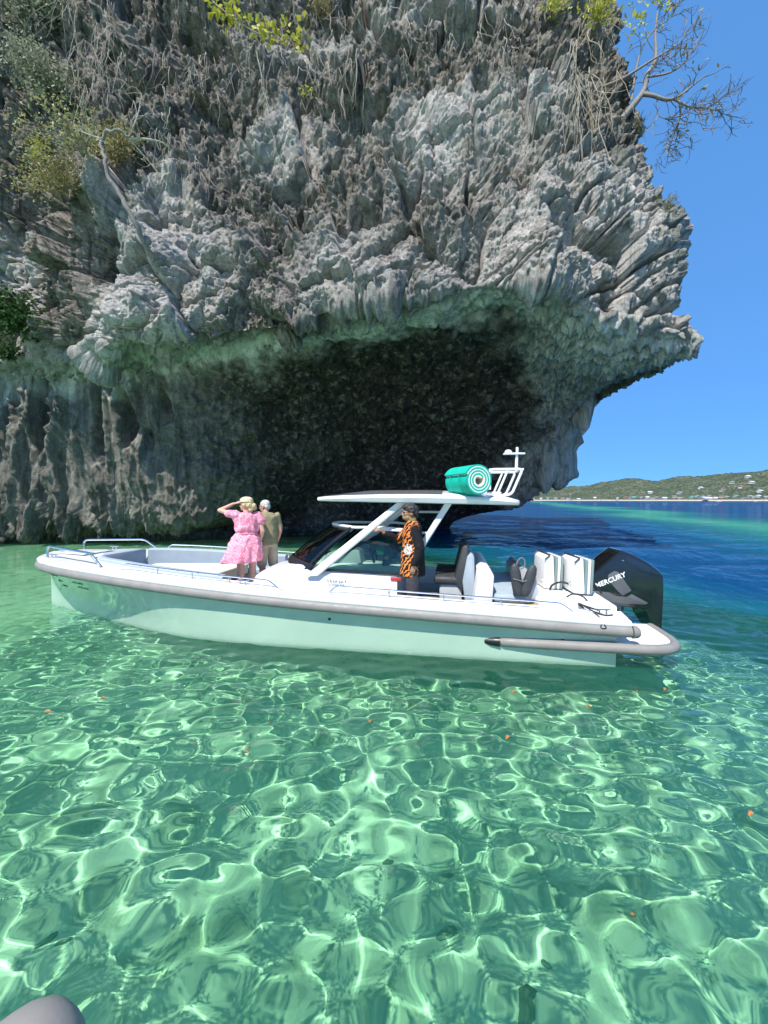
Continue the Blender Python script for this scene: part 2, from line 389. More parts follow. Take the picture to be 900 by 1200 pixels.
# thin drip edge along the lip
lipb = np.exp(-((TV - 5.0) / .16) ** 2) * (1 - .5 * left)
B[..., 2] -= lipb * np.clip(.16 * (ridged(np.stack([Q[..., 0] * 1.6, Q[..., 1] * .5, 0 * Q[..., 0]], -1), 3, 133) - .4), -.1, .5)
shade_w = .60 + .40 * sstep(4.6, 6.6, TU + 2.2 * perlin(Q * .35, 150))
shade_w = np.maximum(shade_w, .85 * left)
green = np.clip(np.exp(-((lipz + .02) / .24) ** 2) * 1.0 + .55 * flow , 0, 1)  # flowstone green, plus a pale lip band painting in light bounced off water
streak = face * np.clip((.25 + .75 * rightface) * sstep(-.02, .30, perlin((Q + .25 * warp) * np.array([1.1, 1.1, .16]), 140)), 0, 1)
dark = shade_w * (1 - sstep(-.52, -.16, lipz)) * np.clip(1 - flow + .75 * left + .55 * (1 - sstep(2.6, 3.1, TV)), 0, 1)  # mostly painted shade: darkens the rock of cave, roof and left dripstone
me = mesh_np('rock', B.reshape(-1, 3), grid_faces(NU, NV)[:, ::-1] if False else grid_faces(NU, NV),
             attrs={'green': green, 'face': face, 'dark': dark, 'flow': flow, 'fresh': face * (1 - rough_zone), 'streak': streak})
m = NT('limestone'); c = m.coord()
gA, fA, dA, wA = m.attr('green'), m.attr('face'), m.attr('dark'), m.attr('flow')
n1 = m.noise(.55, 6, .62, c, .3); n2 = m.noise(3.2, 6, .7, c, .5); n3 = m.noise(14, 4, .7, c)
cs = m.coord(scale=(2.6, 2.6, .28)); n4 = m.noise(1.0, 5, .6, cs, .6)
grey = m.ramp(n2, [(.32, (.06, .054, .047)), (.42, (.23, .212, .19)), (.54, (.45, .422, .385)), (.70, (.66, .63, .585))])
grey = m.mix(m.ramp(n1, [(.42, (0, 0, 0)), (.62, (.85, .85, .85))]), grey, m.ramp(n3, [(.36, (.12, .11, .098)), (.5, (.33, .308, .28)), (.66, (.56, .53, .49))]))
grey = m.mix(m.math('MULTIPLY', m.ramp(n4, [(.50, (0, 0, 0)), (.62, (1, 1, 1))]), .80), grey, (.045, .047, .042))       # black algal streaks
grey = m.mix(m.attr('fresh'), m.mix(1.0, grey, (.60, .575, .54), 'MULTIPLY'), m.mix(.30, grey, (.66, .635, .60)))      # paler, freshly broken rock lower down
warm = m.mix(m.math('MULTIPLY', m.ramp(m.noise(.9, 4, .6, c), [(.55, (0, 0, 0)), (.7, (1, 1, 1))]), .35), grey, (.30, .225, .14))
gr = m.ramp(m.noise(1.0, 6, .65, m.coord(scale=(2.2, 2.2, .5)), 1.2), [(.26, (.09, .10, .088)), (.42, (.33, .345, .30)), (.55, (.56, .575, .51)), (.72, (.76, .77, .70))])
warm = m.mix(m.math('MULTIPLY', m.attr('streak'), m.ramp(n2, [(.35, (.95, .95, .95)), (.62, (.35, .35, .35))])), warm, (.105, .13, .115))      # dark green-grey seepage
col = m.mix(gA, warm, gr)
shade_col = m.ramp(n2, [(.35, (.012, .011, .009)), (.54, (.034, .030, .025)), (.64, (.20, .18, .145))])
col = m.mix(m.math('MULTIPLY', dA, .9), col, shade_col)  # puts the cave and dripstone shade into the rock colour
spk = m.ramp(m.noise(26, 5, .75, c), [(.37, (.22, .21, .20)), (.46, (.98, .98, .98)), (.62, (1, 1, 1)), (.70, (1.0, 1.0, 1.0))])
col = m.mix(.75, col, m.mix(1.0, col, spk, 'MULTIPLY'))
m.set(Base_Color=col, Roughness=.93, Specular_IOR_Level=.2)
m.bump(m.math('ADD', m.math('MULTIPLY', n3, .6), m.noise(45, 4, .7, c)), .9, .045)
ROCK_MAT = m.m
cliff = empty('limestone_cliff', (0, 18, 0)); tag(cliff, 'huge overhanging grey limestone cliff with dark sea cave behind the boat', 'cliff')
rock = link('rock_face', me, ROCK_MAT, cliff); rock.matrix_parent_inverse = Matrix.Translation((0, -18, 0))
# ================================================================== MESH BUILDING BLOCKS
class MB:
    """collects shapes in one bmesh and links them as one mesh object"""
    def __init__(s): s.bm = bmesh.new()
    def box(s, c, d, bev=.0, seg=2, rot=None):
        r = bmesh.ops.create_cube(s.bm, size=1.0); vs_ = r['verts']
        for v in vs_: v.co = Vector((v.co.x * d[0], v.co.y * d[1], v.co.z * d[2]))
        if bev:
            es = list({e for v in vs_ for e in v.link_edges})
            r = bmesh.ops.bevel(s.bm, geom=es, offset=bev, segments=seg, affect='EDGES', profile=.5)
            vs_ = list({v for f in r['faces'] for v in f.verts} | set(v for v in vs_ if v.is_valid))
        M = (Euler(rot).to_matrix() if rot else Matrix.Identity(3))
        for v in vs_: v.co = M @ v.co + Vector(c)
        return s
    def loft(s, secs, close=False, caps=True):
        """skin consecutive sections (lists of points, same count)"""
        rows = [[s.bm.verts.new(p) for p in q] for q in secs]
        n = len(rows[0])
        for a, b in zip(rows[:-1], rows[1:]):
            for k in range(n if close else n - 1):
                j = (k + 1) % n
                try: s.bm.faces.new((a[k], a[j], b[j], b[k]))
                except ValueError: pass
        if caps and close:
            for q, fl in ((rows[0], True), (rows[-1], False)):
                try: s.bm.faces.new(q[::-1] if fl else q)
                except ValueError: pass
        return s
    def tube(s, pts, r, n=8, closed=False, sq=1.0):
        pts = [Vector(p) for p in pts]; secs = []; up = None
        rr = r if isinstance(r, (list, tuple)) else [r] * len(pts)
        for i, p in enumerate(pts):
            if closed: t = pts[(i + 1) % len(pts)] - pts[i - 1]
            else: t = pts[min(i + 1, len(pts) - 1)] - pts[max(i - 1, 0)]
            t = t.normalized() if t.length else Vector((0, 0, 1))
            if up is None: up = Vector((0, 0, 1)) if abs(t.z) < .9 else Vector((1, 0, 0))
            a = t.cross(up)
            if a.length < 1e-5: a = t.orthogonal()
            a.normalize(); b = a.cross(t).normalized(); up = b
            secs.append([p + (a * math.cos(2 * math.pi * k / n) + b * math.sin(2 * math.pi * k / n) * sq) * rr[i] for k in range(n)])
        if closed: secs.append(secs[0])
        return s.loft(secs, close=True, caps=not closed)
    def prism(s, poly, axis, lo_, hi, bev=0.0, seg=2):
        """extrude a 2D polygon; axis 'y' means the polygon lies in x,z"""
        f = {'x': lambda u, v, w: (w, u, v), 'y': lambda u, v, w: (u, w, v), 'z': lambda u, v, w: (u, v, w)}[axis]
        a = [s.bm.verts.new(f(u, v, lo_)) for u, v in poly]; b = [s.bm.verts.new(f(u, v, hi)) for u, v in poly]
        n = len(poly); fs = [s.bm.faces.new(a), s.bm.faces.new(b[::-1])]
        for k in range(n): fs.append(s.bm.faces.new((a[k], b[k], b[(k + 1) % n], a[(k + 1) % n])))
        if bev:
            es = list({e for q in fs for e in q.edges})
            bmesh.ops.bevel(s.bm, geom=es, offset=bev, segments=seg, affect='EDGES', profile=.5)
        return s
    def lathe(s, prof, base, axis=(0, 0, 1), n=16):
        ax_ = Vector(axis).normalized(); a = ax_.orthogonal().normalized(); b = ax_.cross(a)
        return s.loft([[Vector(base) + ax_ * h + (a * math.cos(2 * math.pi * k / n) + b * math.sin(2 * math.pi * k / n)) * max(r, 1e-4) for k in range(n)] for r, h in prof], close=True)
    def build(s, name, mat, parent=None, smooth=True, ang=35):
        bmesh.ops.recalc_face_normals(s.bm, faces=s.bm.faces)
        me = bpy.data.meshes.new(name); s.bm.to_mesh(me); s.bm.free()
        if smooth:
            me.shade_smooth()
            try: me.set_sharp_from_angle(angle=R(ang))
            except Exception: pass
        me.materials.append(mat)
        return link(name, me, None, parent)

def bez(pts, n=8):
    """smooth polyline through points"""
    P_ = [Vector(p) for p in pts]; out = []
    for i in range(len(P_) - 1):
        p0, p1, p2, p3 = P_[max(i - 1, 0)], P_[i], P_[i + 1], P_[min(i + 2, len(P_) - 1)]
        for k in range(n):
            t = k / n
            out.append(.5 * ((2 * p1) + (-p0 + p2) * t + (2 * p0 - 5 * p1 + 4 * p2 - p3) * t * t + (-p0 + 3 * p1 - 3 * p2 + p3) * t ** 3))
    out.append(P_[-1]); return out

def round_path(pts, r=.05, n=5):
    """polyline with rounded corners"""
    P_ = [Vector(p) for p in pts]; out = [P_[0]]
    for i in range(1, len(P_) - 1):
        a = (P_[i - 1] - P_[i]); b = (P_[i + 1] - P_[i]); q = min(r, a.length * .45, b.length * .45)
        p0 = P_[i] + a.normalized() * q; p2 = P_[i] + b.normalized() * q
        for k in range(n + 1):
            t = k / n; out.append(p0 * (1 - t) ** 2 + P_[i] * 2 * t * (1 - t) + p2 * t * t)
    out.append(P_[-1]); return out

def text_mesh(txt, size, ext=.002, bold=0.0, shear=0.0, spacing=1.0):
    cu = bpy.data.curves.new('lettering', 'FONT'); cu.body = txt; cu.size = size; cu.extrude = ext; cu.offset = bold; cu.shear = shear
    cu.space_character = spacing; cu.align_x = 'CENTER'; cu.resolution_u = 3
    o = bpy.data.objects.new('lettering', cu); COL.objects.link(o)
    dg = bpy.context.evaluated_depsgraph_get(); dg.update()
    me = bpy.data.meshes.new_from_object(o.evaluated_get(dg))
    bpy.data.objects.remove(o); bpy.data.curves.remove(cu)
    return me

# ================================================================== THE MOTORBOAT
# local frame: x towards the bow, y to port (the photographer's side), z up from the waterline
BO = Vector((3.07, 6.27, 0)); BR = math.atan2(.1670, -.9860)
boat = empty('motorboat', BO, BR)
tag(boat, 'white open motorboat with pale green hull, hard top and black outboard', 'motorboat')
BM = Matrix.Translation(BO) @ Matrix.Rotation(BR, 4, 'Z')
def bw(x, y, z): return BM @ Vector((x, y, z))

M_GEL = simple('white_gelcoat', (.74, .74, .73), .30, coat=.35, var=.03, scale=2.5)
M_HULL = None
h_ = NT('pale_green_hull'); c = h_.coord()
hn = h_.noise(1.3, 4, .6, c); hz = h_.n('SeparateXYZ'); h_.l(c, hz.inputs[0])
hc = h_.ramp(hn, [(.3, (.36, .50, .39)), (.7, (.41, .55, .435))])
scum = h_.math('MULTIPLY', h_.ramp(h_.math('ADD', hz.outputs[2], h_.math('MULTIPLY', h_.noise(5, 4, .6, c), .12)), [(.05, (1, 1, 1)), (.14, (0, 0, 0))]), .5)
h_.set(Base_Color=h_.mix(scum, hc, (.30, .40, .30)), Roughness=.10, Coat_Weight=.8, Coat_Roughness=.03)
M_HULL = h_.m
M_RUB = simple('grey_rubber_fender', (.225, .212, .195), .55, var=.12, scale=5, bump=.2, bscale=60)
M_SS = simple('polished_steel', (.72, .73, .74), .18, metal=1.0, var=.04)
M_CUSH = simple('blue_grey_upholstery', (.30, .36, .41), .75, var=.07, scale=5, bump=.25, bscale=120)
M_CREAM = simple('cream_sunpad', (.72, .66, .52), .8, var=.05, bump=.2, bscale=120)
M_WCUSH = simple('white_upholstery', (.74, .73, .71), .6, var=.04, bump=.2, bscale=100)
M_DGREY = simple('charcoal_upholstery', (.035, .038, .042), .6, var=.2, bump=.2, bscale=100)
M_LGREY = simple('grey_top_panel', (.40, .41, .42), .28, coat=.3, var=.05)
M_BLACK = simple('black_plastic', (.012, .013, .014), .4, var=.2)
M_TEAK = simple('teak', (.36, .26, .15), .6, var=.2, scale=14)
M_SOLE = simple('grey_deck_mat', (.24, .25, .25), .85, var=.08, scale=9, bump=.3, bscale=90)
M_RED = simple('red_decal', (.55, .05, .04), .4, var=.05)
M_ROPE = simple('black_rope', (.02, .02, .022), .9, var=.2)
g_ = NT('tinted_glass'); g_.set(Base_Color=(.55, .78, .70), Roughness=.02, IOR=1.45, Transmission_Weight=1.0)
gt = g_.n('BsdfTransparent'); gt.inputs[0].default_value = (.66, .84, .76, 1); gg = g_.n('BsdfGlossy'); gg.inputs['Roughness'].default_value = .02
gf = g_.n('Fresnel'); gf.inputs[0].default_value = 1.55; gm_ = g_.n('MixShader'); g_.l(gf.outputs[0], gm_.inputs[0]); g_.l(gt.outputs[0], gm_.inputs[1]); g_.l(gg.outputs[0], gm_.inputs[2]); g_.l(gm_.outputs[0], g_.out.inputs[0])
M_GLASS = g_.m

def I(tab, x):
    return float(np.interp(x, [a for a, _ in tab], [b for _, b in tab]))
BG = [(-.30, 1.46), (0, 1.50), (2, 1.55), (4, 1.56), (5, 1.545), (6, 1.50), (7, 1.40), (8, 1.20), (8.7, .98), (9.1, .79), (9.4, .58), (9.58, .40), (9.70, .24), (9.77, .11), (9.80, .0), (10.2, 0)]   # gunwale half breadth
B0 = [(0, 1.36), (1, 1.40), (4.7, 1.40), (5.5, 1.34), (6.0, 1.27), (6.8, 1.05), (7.7, .72), (8.6, .40), (9.2, .18), (9.68, .015)]                                # waterline half breadth
ZG = [(-.3, .595), (0, .60), (1.2, .655), (2.3, .70), (3.5, .745), (4.7, .80), (6, .88), (7.5, .97), (8.7, 1.01), (10.2, 1.02)]                         # sheer
def sm(tab, x, h=.35): return (I(tab, x - h) + 2 * I(tab, x) + I(tab, x + h)) / 4 if tab is not BG or x < 9 else I(tab, x)
def bg_(x): return sm(BG, x)
def b0_(x): return sm(B0, x, .25)
def zg_(x): return sm(ZG, x, .6)

# --- hull shell
secs = []
for x in list(np.linspace(0, 9.0, 46)) + list(np.linspace(9.1, 9.70, 12)):
    b0, b1, z1 = max(b0_(x), .012), max(bg_(x) - .10, .015), zg_(x) - .17
    if x > 9.2: b1 = max(.02, b1 * (1 - .45 * (x - 9.2) / .5))
    zk = -.52 + .40 * max(0, (x - 6.5) / 3.34) ** 1.6
    half = [(0, zk), (b0 * .55, zk * .52), (b0 * .97, -.06), (b0, .0), (b0 + .012, .05)]
    for t in (.15, .3, .45, .6, .75, .88, 1.0):
        e = t ** (1.0 + .9 * min(1, max(0, (x - 5) / 4)))
        half.append((b0 + .012 + (b1 - b0 - .012) * e, .05 + (z1 - .05) * t))
    secs.append([(x, -y, z) for y, z in half[::-1]] + [(x, y, z) for y, z in half[1:]])
mb = MB(); mb.loft(secs)
for q in (secs[0],):                                    # transom
    mb.bm.faces.new([mb.bm.verts.new(p) for p in q])
hull = mb.build('hull', M_HULL, boat, ang=50)
hull.data.set_sharp_from_angle(angle=R(28))
def hull_pt(x, t, off=.0):
    b0, b1, z1 = max(b0_(x), .012), max(bg_(x) - .10, .015), zg_(x) - .17
    if x > 9.2: b1 = max(.02, b1 * (1 - .45 * (x - 9.2) / .5))
    e = t ** (1.0 + .9 * min(1, max(0, (x - 5) / 4)))
    return Vector((x, b0 + .012 + (b1 - b0 - .012) * e + off, .05 + (z1 - .05) * t))
# stem guard and bow eye
mb = MB(); mb.prism([(9.72, .10), (9.735, .70), (9.66, .70), (9.56, .28), (9.64, .25), (9.65, .10)], 'y', -.022, .022, .006); mb.build('stem_guard', M_GEL, boat)
for px_, t_ in ((1.05, .40), (.25, .45), (3.62, .72), (.62, .62)):
    mb = MB(); p_ = hull_pt(px_, t_); mb.lathe([(.0, .012), (.014, .012), (.02, .004), (.02, -.01)], p_, (0, 1, .15), 12); mb.build('drain_fitting', M_BLACK, hull)

# --- rub rail all round the sheer (grey rubber below a white moulded edge)
outl = [(-.14 + i * .15) for i in range(0, 61)] + [9.0, 9.1, 9.2, 9.3, 9.4, 9.5, 9.58, 9.65, 9.70, 9.74, 9.77, 9.79]
def rail_sections(prof, x0=-.34):
    port = [(x, bg_(x), zg_(x)) for x in outl if x >= x0]
    pts = [(x, -y, z) for x, y, z in port] + [(9.80, 0, zg_(9.80))] + [(x, y, z) for x, y, z in port[::-1]]
    out = []
    for i, p in enumerate(pts):
        a = Vector(pts[max(i - 1, 0)]); b = Vector(pts[min(i + 1, len(pts) - 1)]); t = (b - a); t.z = 0; t.normalize()
        nrm = Vector((t.y, -t.x, 0))
        out.append([Vector(p) + nrm * u + Vector((0, 0, v)) for u, v in prof])
    return out
def arc(cx, cz, rx, rz, a0, a1, n): return [(cx + rx * math.cos(R(a0 + (a1 - a0) * k / n)), cz + rz * math.sin(R(a0 + (a1 - a0) * k / n))) for k in range(n + 1)]
sgn = 1
r0 = rail_sections([(0.02, 0)])
mid = r0[len(r0) // 2][0]
flip = mid.x < 9.80     # make sure the profile's +u points outwards
prof = [(-.11, -.20)] + arc(-.035, -.135, .065, .070, -80, 80, 8) + [(-.06, -.055)]
if flip: prof = [(-u, v) for u, v in prof]
mb = MB(); mb.loft(rail_sections(prof)); mb.build('rub_rail', M_RUB, boat, ang=60)
for xx in (2.2, 5.1, 7.6):
    pass
prof = [(-.06, -.075)] + arc(-.045, -.045, .05, .045, -60, 90, 6) + [(-.12, .004)]
if flip: prof = [(-u, v) for u, v in prof]
mb = MB(); mb.loft(rail_sections(prof)); mb.build('sheer_moulding', M_GEL, boat, ang=60)
# rounded ends of the rub rail at the stern
for s_ in (1, -1):
    mb = MB(); mb.lathe([(.0, -.07), (.05, -.06), (.072, -.03), (.078, .02)], (-.17, s_ * (bg_(-.14) - .025), zg_(-.14) - .135), (1, 0, 0), 14); mb.build('rail_end_cap', M_RUB, boat)

# --- decks: gunwale ring, foredeck, aft deck; inner well
BI = [(-.3, 1.12), (.0, 1.18), (2, 1.22), (5, 1.22), (6, 1.14), (7, 1.00), (7.8, .78), (8.25, .52), (8.42, .0)]
def bi_(x): return I(BI, x)
def deck_strip(s_, xs_, inner, n=6, zoff=.006, crown=.025):
    rows = []
    for x in xs_:
        o_, i_ = bg_(x) - .10, max(inner(x), 0)
        i_ = min(i_, o_ - .01) if o_ > .02 else 0
        rows.append([(x, s_ * (i_ + (o_ - i_) * k / n), zg_(x) + zoff + crown * (1 - k / n)) for k in range(n + 1)])
    return rows
mb = MB()
for s_ in (1, -1):
    mb.loft(deck_strip(s_, [-.14 + .1 * i for i in range(86)] + [8.40, 8.42], bi_), caps=False)
    mb.loft(deck_strip(s_, [8.42, 8.6, 8.8, 9.0, 9.2, 9.35, 9.45, 9.55, 9.62, 9.67, 9.70], lambda x: 0), caps=False)
mb.build('deck', M_GEL, boat, ang=50)
mb = MB()
SOLE = .42
for s_ in (1, -1):
    rows = []
    for x in [.0 + .1 * i for i in range(84)] + [8.42]:
        b = bi_(x); rows.append([(x, s_ * b, zg_(x) + .031), (x, s_ * (b - .012), zg_(x) + .0), (x, s_ * max(b - .03, 0), SOLE)])
    mb.loft(rows, caps=False)
mb.build('inner_liner', M_GEL, boat, ang=40)
mb = MB(); rows = []
for x in [.0 + .2 * i for i in range(42)] + [8.42]:
    b = max(bi_(x) - .03, 0); rows.append([(x, b * k, SOLE) for k in (-1, -.5, 0, .5, 1)])
mb.loft(rows, caps=False); mb.build('cockpit_sole', M_SOLE, boat)
# step at the bow: teak-grey recessed anchor hatch with hinges
mb = MB(); mb.prism([(8.62, -.38), (8.62, .38), (9.35, .24), (9.35, -.24)], 'z', 1.046, 1.062, .006); hatch = mb.build('anchor_hatch', M_GEL, boat)
for y_ in (-.2, .2):
    mb = MB(); mb.box((8.64, y_, 1.068), (.07, .045, .012), .004); mb.build('hinge', M_SS, hatch)
mb = MB(); mb.box((9.47, 0, 1.066), (.22, .05, .03), .012); mb.lathe([(.03, 0), (.03, .05), (.045, .055), (.045, .07), (0, .072)], (9.54, 0, 1.06), (0, 0, 1), 12); mb.build('anchor_roller', M_SS, boat)
def cleat(x, y, z, parent=boat, L=.2):
    mb = MB()
    for d_ in (-.04, .04): mb.tube([(x + d_, y, z - .01), (x + d_, y, z + .035)], .011, 8)
    mb.tube([(x - L / 2, y, z + .048), (x - L / 4, y, z + .04), (x, y, z + .038), (x + L / 4, y, z + .04), (x + L / 2, y, z + .048)], [.006, .011, .013, .011, .006], 8)
    return mb.build('cleat', M_SS, parent)
for x in (8.95, 4.95, .12):
    for s_ in (1, -1): cleat(x, s_ * (bg_(x) - .2), zg_(x) + .03)
# snap studs along the gunwale
for k in range(13):
    x = 3.6 + k * .36; p_ = (x, bg_(x) - .13, zg_(x) + .012)
    mb = MB(); mb.lathe([(.014, -.005), (.014, .006), (.009, .012), (0, .013)], p_, (0, 0, 1), 8); mb.build('snap_stud', M_SS, boat)

# --- bow seating
def strip_cushion(name, s_, x0, x1, w, z0, z1, mat, lean=0.0, inset=.02):
    rows = []
    zt_ = z1
    for x in np.linspace(x0, x1, 16):
        if zt_ is None: z1 = zg_(x) + .085
        b = bi_(x) - inset; a = b - w; e = .035
        rows.append([(x, s_ * a, z0), (x, s_ * a, z1 - e), (x, s_ * (a + e), z1), (x, s_ * (b - e + lean), z1), (x, s_ * (b + lean), z1 - e), (x, s_ * b, z0)])
    mb = MB(); mb.loft(rows, close=True); return mb.build(name, mat, boat, ang=25)
for s_ in (1, -1):
    strip_cushion('seat_base', s_, 5.55, 8.05, .40, SOLE, .60, M_GEL, inset=.04)
    strip_cushion('seat_cushion', s_, 5.55, 8.05, .42, .605, .70, M_CUSH, inset=.04)
    strip_cushion('backrest_cushion', s_, 5.35, 8.05, .15, .705, None, M_CUSH, inset=-.03)
mb = MB(); mb.prism([(8.10, -.55), (8.10, .55), (8.36, .22), (8.36, -.22)], 'z', .66, 1.075, .035); mb.build('bow_bolster', M_CUSH, boat)
mb = MB(); mb.prism([(5.95, -.70), (5.95, .70), (7.75, .42), (7.75, -.42)], 'z', .60, .80, .03, 3); mb.build('sunpad', M_CREAM, boat)

# --- console with windscreen
CONS = [ # x, half width at base, half width at top, top z
 (5.30, .50, .42, .62), (5.20, .60, .50, .80), (5.0, .70, .60, .90), (4.7, .78, .68, .96), (4.4, .80, .70, 1.02), (4.0, .81, .72, 1.04), (3.6, .82, .74, 1.04), (3.2, .82, .75, 1.02), (2.78, .82, .75, 1.0)]
secs = []
for x, wb, wt, zt in CONS:
    h = [(wb, SOLE - .01), (wb, .62), (wb - .01, zt - .16), (wt + .02, zt - .05), (wt - .05, zt), (wt * .5, zt + .03), (0, zt + .04)]
    secs.append([(x, y, z) for y, z in h] + [(x, -y, z) for y, z in h[:-1][::-1]])
mb = MB(); mb.loft(secs, close=True); cons = mb.build('console', M_GEL, boat, ang=32)
# side glass, with its black surround proud of the console side
for s_ in (1, -1):
    def sw(x, z): return s_ * (.80 - .13 * max(0, z - .88) - .012)
    P3 = lambda q, o: [(x, sw(x, z) + s_ * o, z) for x, z in q]
    outer = [(4.02, .965), (3.42, 1.375), (3.30, 1.425), (3.10, 1.43), (2.86, 1.38), (2.72, 1.30), (2.68, 1.18), (2.68, .93), (3.3, .945)]
    cx_, cz_ = 3.2, 1.15
    inner = [(cx_ + (x - cx_) * .90, cz_ + (z - cz_) * .82 + .005) for x, z in outer]
    mb = MB(); mb.loft([P3(outer, .0), P3(outer, .022), P3(inner, .022), P3(inner, .0), P3(outer, .0)], close=True, caps=False); sf = mb.build('window_surround', M_BLACK, cons, ang=30)
    mb = MB(); mb.loft([P3(inner, .006), P3(inner, .012)], close=True); mb.build('side_window', M_GLASS, cons, ang=30)
# raked windscreen: curved in plan, hooped at the top
def ws(u, v):
    """u across -1..1, v up 0..1"""
    xb = 4.78 - .62 * abs(u) ** 2.2; xt = 3.98 - .55 * abs(u) ** 2.2
    yb = .76 * u; yt = .70 * u
    zb = 1.04 - .09 * abs(u) ** 3; zt = 1.66 - .03 * abs(u) ** 2
    return Vector((xb + (xt - xb) * v, yb + (yt - yb) * v, zb + (zt - zb) * v + .04 * math.sin(math.pi * v)))
us = np.linspace(-1, 1, 25)
mb = MB(); rows = [[ws(u, v) for u in us] for v in np.linspace(.09, .99, 8)]; mb.loft(rows, caps=False); mb.build('windscreen', M_GLASS, cons, ang=60)
for f_ in cons.children[-1:]:
    so = f_.modifiers.new('thick', 'SOLIDIFY'); so.thickness = .008
mb = MB(); mb.loft([[ws(u, v) + Vector((0, 0, o)) for u in us] for v, o in ((.0, .012), (.03, .018), (.10, .016), (.10, -.02), (.0, -.03))], caps=False); mb.build('windscreen_base_trim', M_BLACK, cons, ang=60)
for s_ in (1, -1):
    mb = MB(); mb.loft([[ws(s_ * .94, v) + Vector((.02, s_ * o, .01)) for v in np.linspace(0, 1, 8)] for o in (0, .022)] + [[ws(s_ * .94, v) + Vector((-.015, s_ * .022, -.01)) for v in np.linspace(0, 1, 8)]], caps=False); mb.build('windscreen_side_trim', M_BLACK, cons, ang=60)
hoop = [ws(u, 1.0) for u in us]
hoop = [Vector((2.72, -.66, 1.60)), Vector((3.0, -.68, 1.63))] + hoop + [Vector((3.0, .68, 1.63)), Vector((2.72, .66, 1.60))]
mb = MB(); mb.tube(bez(hoop, 3), .022, 8); mb.build('windscreen_hoop', M_GEL, cons)
# the dash and wheel seen through the glass
mb = MB(); mb.prism([(4.05, 1.0), (3.95, 1.20), (3.62, 1.30), (3.42, 1.26), (3.36, 1.0)], 'y', -.55, .55, .03); mb.build('dashboard', M_LGREY, cons)
mb = MB(); ring = [Vector((3.25 + .10 * math.cos(a) * .55, .28 + .19 * math.sin(a), 1.20 + .19 * math.cos(a))) for a in np.linspace(0, 2 * math.pi, 25)[:-1]]
mb.tube(ring, .016, 8, closed=True)
for a in (.3, 2.4, 4.5): mb.tube([(3.27, .28, 1.2), (3.25 + .055 * math.cos(a), .28 + .19 * math.sin(a), 1.20 + .19 * math.cos(a))], .012, 6)
mb.tube([(3.27, .28, 1.2), (3.42, .28, 1.16)], .03, 10); mb.build('steering_wheel', M_BLACK, cons)
mb = MB(); mb.box((3.02, .30, .98), (.10, .46, .75), .04, rot=(0, R(-8), 0)); mb.box((3.0, -.32, .98), (.10, .46, .75), .04, rot=(0, R(-8), 0)); mb.build('leaning_post', M_DGREY, cons)
# red sticker and small black script on the console side
mb = MB(); mb.box((2.80, .822, .885), (.155, .006, .05), .001); mb.build('red_sticker', M_RED, cons)
for y_ in range(3):
    mb = MB(); mb.lathe([(.011, -.004), (.011, .006), (0, .008)], (4.12 - .05 * y_, .845, .93 + .03 * y_), (0, 1, 0), 8); mb.build('bolt', M_BLACK, cons)
def glyphs(name, parent, place, seed, n, h, L, mat, w=.006):
    """illegible small script: a run of pen strokes along x"""
    rr = random.Random(seed); mb = MB()
    for k in range(n):
        u = -L / 2 + L * (k + .5) / n
        pts = [place(u + rr.uniform(-.3, .3) * L / n, rr.uniform(0, .3) * h), place(u + rr.uniform(0, .5) * L / n, h * rr.uniform(.6, 1)), place(u + L / n * .6, rr.uniform(0, .5) * h)]
        mb.tube(pts, w * .5, 5)
    return mb.build(name, mat, parent)
M_INK = simple('dark_lettering', (.03, .05, .045), .5)
pl_ = lambda u, v: Vector((3.62 - u, .825, .63 + v + .0))
glyphs('script_lettering', cons, lambda u, v: Vector((3.72 - u, .824, .80 + v)), 5, 7, .05, .32, M_INK, .009)
glyphs('script_lettering', cons, lambda u, v: Vector((3.72 - u, .824, .765 + v * .5)), 9, 6, .03, .26, M_INK, .007)
def hull_place(x0, t0, off=.006):
    return lambda u, v: hull_pt(x0 - u, t0 + v, off)
glyphs('bow_name_lettering', hull, hull_place(9.02, .80, .012), 3, 9, .09, .26, M_INK, .007)
glyphs('bow_name_lettering', hull, hull_place(8.98, .66, .012), 13, 4, .05, .12, M_INK, .007)
glyphs('bow_name_lettering', hull, hull_place(8.96, .52, .012), 14, 4, .06, .15, M_INK, .007)
glyphs('registration_lettering', hull, hull_place(8.28, .74, .014), 6, 10, .03, .34, M_INK, .008)
glyphs('registration_lettering', hull, hull_place(8.24, .62, .014), 7, 10, .03, .36, M_INK, .008)

# --- hard top on its struts
TT = [(4.16, .34, 2.085), (4.10, .56, 2.095), (3.92, .74, 2.105), (3.6, .86, 2.115), (3.0, .94, 2.125), (2.4, .96, 2.125), (1.8, .94, 2.11), (1.4, .89, 2.085), (1.12, .82, 2.06), (1.02, .68, 2.045)]
def top_w(x): return I([(a, b) for a, b, _ in TT[::-1]], x)
def top_e(x): return I([(a, c_) for a, _, c_ in TT[::-1]], x)
def top_b(x): return 1.975 + (x - 1.0) / 3.3 * .065
def top_z(x, y):
    return top_e(x) + .085 * (1 - min(1, abs(y) / top_w(x)) ** 2) * max(0, min(1, (4.22 - x) / .9, (x - .9) / .5))
secs = []
for x, w_, z in TT:
    k = [-1, -.985, -.94, -.8, -.5, 0, .5, .8, .94, .985, 1]
    up_ = [(x, w_ * t, top_z(x, w_ * t) - (.0 if abs(t) < .98 else .012 if abs(t) < 1 else .04)) for t in k]
    lo_ = [(x, w_ * t * .97, top_b(x) + (.012 if abs(t) > .98 else 0)) for t in k[::-1]]
    secs.append(up_ + lo_)
mb = MB(); mb.loft(secs, close=True); htop = mb.build('hard_top', M_GEL, boat, ang=40)
rows = []
